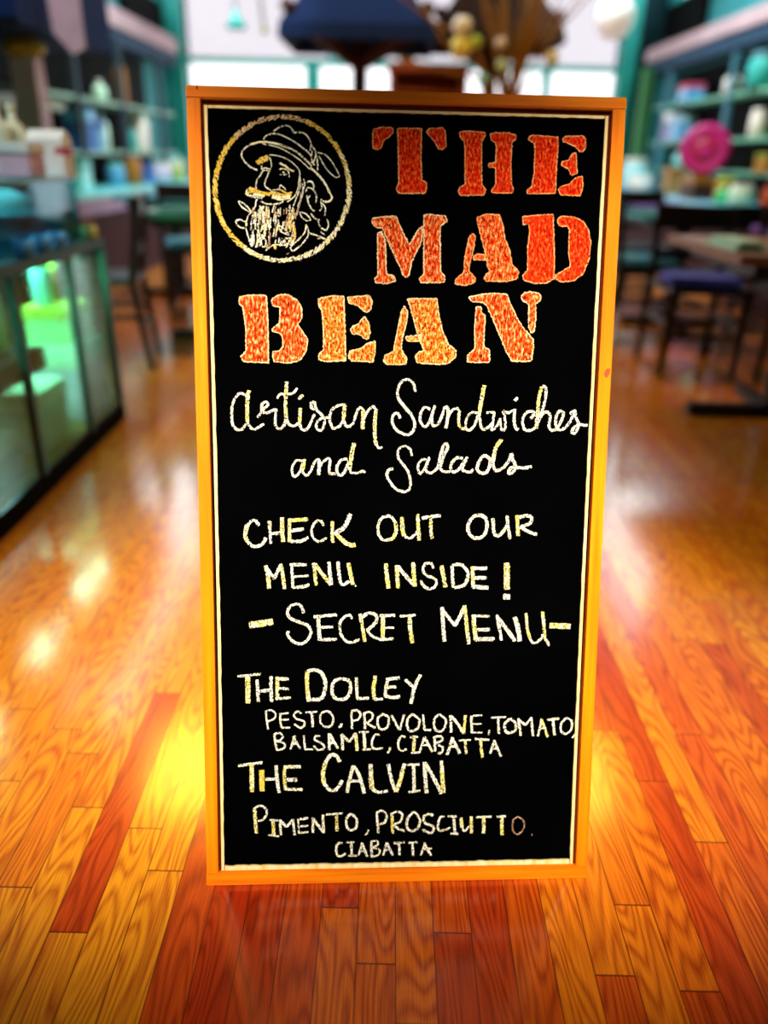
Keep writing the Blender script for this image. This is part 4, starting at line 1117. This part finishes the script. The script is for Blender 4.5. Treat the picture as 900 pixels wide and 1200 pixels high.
chalk_words('small chalk capitals reading BALSAMIC,', [(300, 820, 6, '''c18w 130,240 135,300 150,356 ; c14w 128,240 165,234 188,255 175,280 140,290 ; c14w 140,292 190,302 203,330 180,348 145,352 ; c16w 272,250 258,300 243,348 ; c16w 262,256 285,300 312,344 ; l16w 256,310 296,304
c15w 336,250 340,300 346,348 ; l14w 342,348 402,348 ; c15w 450,256 420,255 414,280 450,300 480,325 470,348 430,350 408,322 ; l20w 514,236 515,354 ; c22w 518,240 545,290 578,342 ; l18w 520,304 560,300
l22w 604,238 610,354 ; c20w 605,246 655,295 ; l18w 655,296 700,234 ; l24y 700,232 712,358 ; l16w 723,227 792,227 ; l24w 760,230 765,346 ; l16w 745,350 812,348 ; c17w 870,248 840,246 816,290 820,335 850,346 892,338'''),
    (440, 830, 6, '''c15w 104,272 98,295 84,315''')])
chalk_words('small chalk capitals reading CIABATTA after BALSAMIC', [(440, 830, 6, '''c16w 212,202 180,198 160,240 166,285 190,296 220,286 ; l17w 243,200 300,200 ; l24y 274,202 266,304 ; l17w 248,313 312,308 ; c17w 345,198 328,255 308,312 ; c20w 344,200 370,250 398,306 ; l15w 325,260 370,258
c20w 414,198 418,250 422,302 ; c17w 414,200 455,196 470,222 425,245 ; c18w 440,256 474,275 464,310 438,318 ; c22w 542,203 524,265 503,328 ; c22w 540,208 565,260 594,318 ; l18w 520,272 570,265 ; l15w 588,225 672,222 ; c20y 630,225 632,270 640,322 ; l17w 698,214 800,222
c22y 740,222 744,285 752,346 ; c17w 836,223 822,270 806,318 ; c18w 835,225 858,280 882,338 ; l14w 815,286 866,280''')])
chalk_words('chalk capitals reading THE before CALVIN', [(270, 870, 6, '''c22w 54,164 140,152 226,140 ; l34y 150,152 152,348 ; l40g 220,193 223,342 ; l22w 245,258 320,258 ; c26w 322,162 328,260 342,354 ; c26y 384,165 380,250 388,332 ; l28w 378,172 496,170 ; l30w 396,262 470,262 ; l24w 386,328 508,330''')])
chalk_words('chalk capitals reading CALVIN', [(270, 870, 6, '''c28w 770,136 745,95 705,90 668,140 ; c32y 670,135 650,220 660,290 ; c26w 658,285 700,335 740,332 775,290 786,264'''), (400, 870, 6, '''c28w 86,162 58,260 40,352 ; c28w 85,165 125,230 162,358 ; l24w 60,272 150,268 ; c32w 207,152 208,250 ; c38y 208,240 216,328 ; c26w 216,328 262,348 328,340
c26w 330,152 352,260 382,346 ; c28w 446,148 428,205 ; c32y 430,200 410,280 384,346 ; l20w 466,157 552,155 ; c26w 508,158 512,340 ; l20w 472,350 556,338 ; c30w 584,138 590,250 600,356 ; c28w 590,145 650,250 705,360 ; c28w 704,128 710,200 ; c32y 708,195 712,270 718,354''')])
chalk_words('small chalk capitals reading PIMENTO,', [(280, 930, 6, '''c26y 110,105 115,190 122,278 ; c16w 100,108 150,84 192,110 192,150 165,185 132,190 ; l15w 216,185 276,188 ; l26y 240,188 245,295 ; l14w 206,291 282,300 ; c18w 290,182 292,240 297,292 ; c20w 292,188 335,235 ; l18w 335,235 380,180 ; c18w 380,180 386,240 392,292
c14w 416,176 418,230 423,277 ; l20w 425,180 487,172 ; l15w 425,231 487,225 ; l15w 420,276 488,270 ; l18w 520,168 520,277 ; c20w 522,175 555,220 594,268 ; l20w 590,148 596,277 ; l16w 612,148 732,137 ; c24y 685,148 688,200 690,264 ; c18w 790,138 757,175 760,235 790,256 824,235 827,180 790,138'''),
    (410, 930, 6, '''c13w 130,253 122,275 108,292''')])
chalk_words('small chalk capitals reading PROSCIUTTO.', [(410, 930, 6, '''c18w 190,130 194,200 201,278 ; c18w 188,132 225,120 256,150 245,200 205,216 ; c22y 295,135 298,200 302,280 ; c18w 296,140 340,126 368,150 355,195 310,216 ; c18w 310,216 345,250 388,262 ; c19w 447,126 407,175 402,235 430,262 475,245 493,190 470,145 447,126
c20w 585,155 560,142 518,165 528,205 580,228 588,255 560,275 510,252 ; c18w 665,165 640,162 622,200 622,245 645,260 707,238 ; l18w 688,158 752,160 ; c20w 730,165 734,220 740,278 ; l18w 708,278 762,284 ; c24y 782,168 788,240 ; c18w 788,238 805,262 840,230 ; c24y 852,160 854,220 856,278'''),
    (530, 930, 6, '''l18w 168,166 276,160 ; c26y 222,163 220,278 ; l18w 312,162 376,156 ; c26y 348,160 348,292 ; c12f 462,160 427,190 427,260 460,284 500,250 503,195 462,160 ; l10f 562,278 560,294''')])
chalk_words('small chalk capitals reading CIABATTA on the last line', [(280, 930, 6, '''c19w 728,350 700,346 684,385 692,430 715,440 752,420 ; l15w 756,342 812,342 ; c19w 788,345 794,432 ; l15w 768,435 832,435'''), (410, 930, 6, '''c16w 86,343 74,390 60,434 ; c20w 85,348 104,395 122,442 ; l15w 70,402 115,400 ; c18w 150,335 152,390 155,448 ; c15w 148,336 188,332 198,355 160,380 ; c15w 165,380 208,395 198,430 152,446
c18w 260,340 248,385 234,434 ; c20w 260,345 280,390 302,432 ; l15w 246,396 292,392 ; l18w 306,349 386,341 ; c20w 345,345 350,432 ; l16w 412,345 476,340 ; c18w 438,345 446,438 ; c16w 526,343 514,390 498,434 ; c18w 522,348 545,390 572,434 ; l15w 514,392 576,384''')])

# ---------------------------------------------------------------- chalk emblem: bearded man in a hat inside a ring
bm = BM()
keys = ['g', 'p', 'k', 'w', 'f']
cx_, cy_, rx_, ry_ = 330.6, 221.0, 78.6, 84.0
for i in range(1500):                        # the ring, hatched with short slanted marks
    a = rc.uniform(0, 2 * math.pi)
    ka = math.degrees(a) % 360               # 0 right, 90 down the picture
    q = rc.uniform(-1, 1) * 2.4
    px, py = cx_ + (rx_ + q) * math.cos(a), cy_ + (ry_ + q) * math.sin(a)
    dx, dy = (-math.sin(a) * .55 + math.cos(a) * .45), (math.cos(a) * .75 + math.sin(a) * .35)
    Ls = rc.uniform(1.6, 3.0)
    p = [on_board(px - dx * Ls, py - dy * Ls), on_board(px + dx * Ls, py + dy * Ls)]
    f0 = len(bm.faces); ribbon(bm, smooth_line(p, .001, False), rc.uniform(.0007, .0013), .5)
    key = 'k' if 225 < ka < 292 else ('p' if (ka < 125 and rc.random() < .85) or ka > 330 and rc.random() < .5 else 'g')
    if 20 < ka < 110 and rc.random() < .35: key = 'w'
    bm.faces.ensure_lookup_table()
    for f in bm.faces[f0:]: f.material_index = keys.index(key)
E45 = (230, 110, 4.5)
EMB = '''c10w 322,402 285,385 250,350 238,322 252,292 285,268 330,254
c13p 285,268 340,254 400,258 440,268 480,284 ; c7w 350,264 430,281 500,318 560,360 600,400
c6f 440,268 500,288 560,330 600,362 ; c10w 480,284 520,300 570,342 610,384
c9w 355,242 368,222 400,211 440,215 500,243 560,284 600,318 608,345
c9w 405,200 440,176 480,167 505,185 512,204 540,203 572,210 596,240 606,268 626,296 ; c7w 505,185 520,212
c10w 626,296 634,330 640,372 640,405 ; c8w 610,300 608,345 625,380 ; c8w 606,268 600,300 ; c9p 606,365 622,352 632,318
c13p 600,388 640,424 672,462 698,510 716,548 700,566 678,570 ; c9w 678,570 655,556
c8w 640,310 680,322 716,360 742,405 754,434 735,440 700,412 670,370 646,325
c7w 385,322 430,327 480,345 520,375 545,408 543,450 536,500 518,540 480,570
c30g 322,368 345,346 380,334 ; c24g 340,360 376,342
c9w 384,328 392,352 397,376 386,405 374,435 362,465 364,488 384,504
c8w 345,378 345,398 ; c8w 345,398 362,391 385,397 ; c7w 345,410 362,402 384,406 ; c9w 350,408 338,430 320,458 314,488 318,500
c13p 440,366 468,380 490,398 515,408 ; c8w 438,402 452,394 474,400 ; c8w 474,398 488,415 490,440 ; c8w 440,424 455,428 476,425 ; l12y 456,410 464,420
c22g 262,524 300,512 340,524 390,530 ; c22g 278,498 310,508 350,528 ; c30g 330,525 365,530 ; c24g 390,520 430,528 470,540 500,528 ; c28p 400,540 450,552 496,542 ; c16y 300,528 360,540 ; c14w 258,526 310,545 350,548 ; c12g 440,505 480,525 505,518
c8w 436,506 446,482 474,508 ; l8w 270,500 262,520 ; c7w 384,504 400,508 440,502
c9w 340,566 365,578 400,582 440,578 458,568 ; c9w 340,546 318,560 312,590 298,614
c8w 298,614 272,650 262,700 276,760 290,800
c9w 222,566 250,578 278,606 288,622 262,612 236,592 222,566
c9w 208,670 232,664 262,678 262,704 236,706 214,690 208,670
c8w 434,694 462,710 490,744 470,738 444,722 434,694 ; c8w 352,752 366,772 366,800 350,806 342,780 352,752 ; c8w 546,624 580,634 602,664 580,668 556,650 546,624
c8w 566,448 572,480 560,520 548,560 534,600 ; c8w 548,440 548,490 530,545 512,590 ; c7w 560,470 562,520 545,580 530,640 ; c6f 552,520 540,600 522,660
c10w 584,464 608,464 622,490 612,500 ; c8w 576,520 592,494 622,512 634,545 630,574 ; c10w 584,536 590,570 604,600 624,620
c9w 590,550 600,535 ; c9w 605,632 630,660 652,664 ; c10w 640,664 656,704 688,722 ; c9w 690,660 697,690 686,720 ; c9w 662,576 680,600 678,646 ; c7w 655,560 662,600 650,618 ; l8w 656,728 680,745
c9w 580,690 592,735 570,778 520,824 504,826 500,806 540,768 572,730 580,690 ; c10w 596,734 640,748 690,772 ; c12k 640,764 660,756
c8w 366,826 400,800 440,796 472,800 ; c11w 440,798 470,768 492,760 ; c9w 466,800 490,780 500,752 ; c16g 416,796 416,820 ; c6f 476,846 490,840'''
for w, key, cv, pts in parse(EMB, *E45):
    f0 = len(bm.faces); ribbon(bm, smooth_line(pts, .001, cv), w * .74, .36)
    bm.faces.ensure_lookup_table()
    if key == 'y': key = 'p'
    for f in bm.faces[f0:]: f.material_index = keys.index(key)
for i in range(150):                          # strands of the beard
    y0 = rc.uniform(585, 770); fr = (y0 - 585) / 185
    x0 = rc.uniform(300 - 22 * fr, 540 - 20 * fr)
    if 425 < x0 < 500 and 690 < y0 < 750: continue
    ln_ = rc.uniform(26, 62); sl = rc.uniform(-.30, .08) - (x0 - 420) / 1400
    y1 = min(y0 + ln_, 812)
    if y1 - y0 < 10: continue
    pts = [on_board(230 + x / 4.5, 110 + y / 4.5) for x, y in ((x0, y0), (x0 + sl * ln_ * .4 + rc.uniform(-3, 3), (y0 + y1) / 2), (x0 + sl * ln_, y1))]
    f0 = len(bm.faces); ribbon(bm, smooth_line(pts, .001, True), rc.uniform(5.0, 8.5) / 4.5 * PXM, .4)
    bm.faces.ensure_lookup_table()
    key = rc.choice(['w', 'w', 'k', 'p', 'f'] if x0 < 480 else ['g', 'k', 'w', 'f'])
    for f in bm.faces[f0:]: f.material_index = keys.index(key)
o = link('chalk_emblem', bm, [SETS[k] for k in keys], bb)
o['label'] = 'gold and white chalk drawing of a bearded person in a hat inside a ring'
# chalk specks on the slate
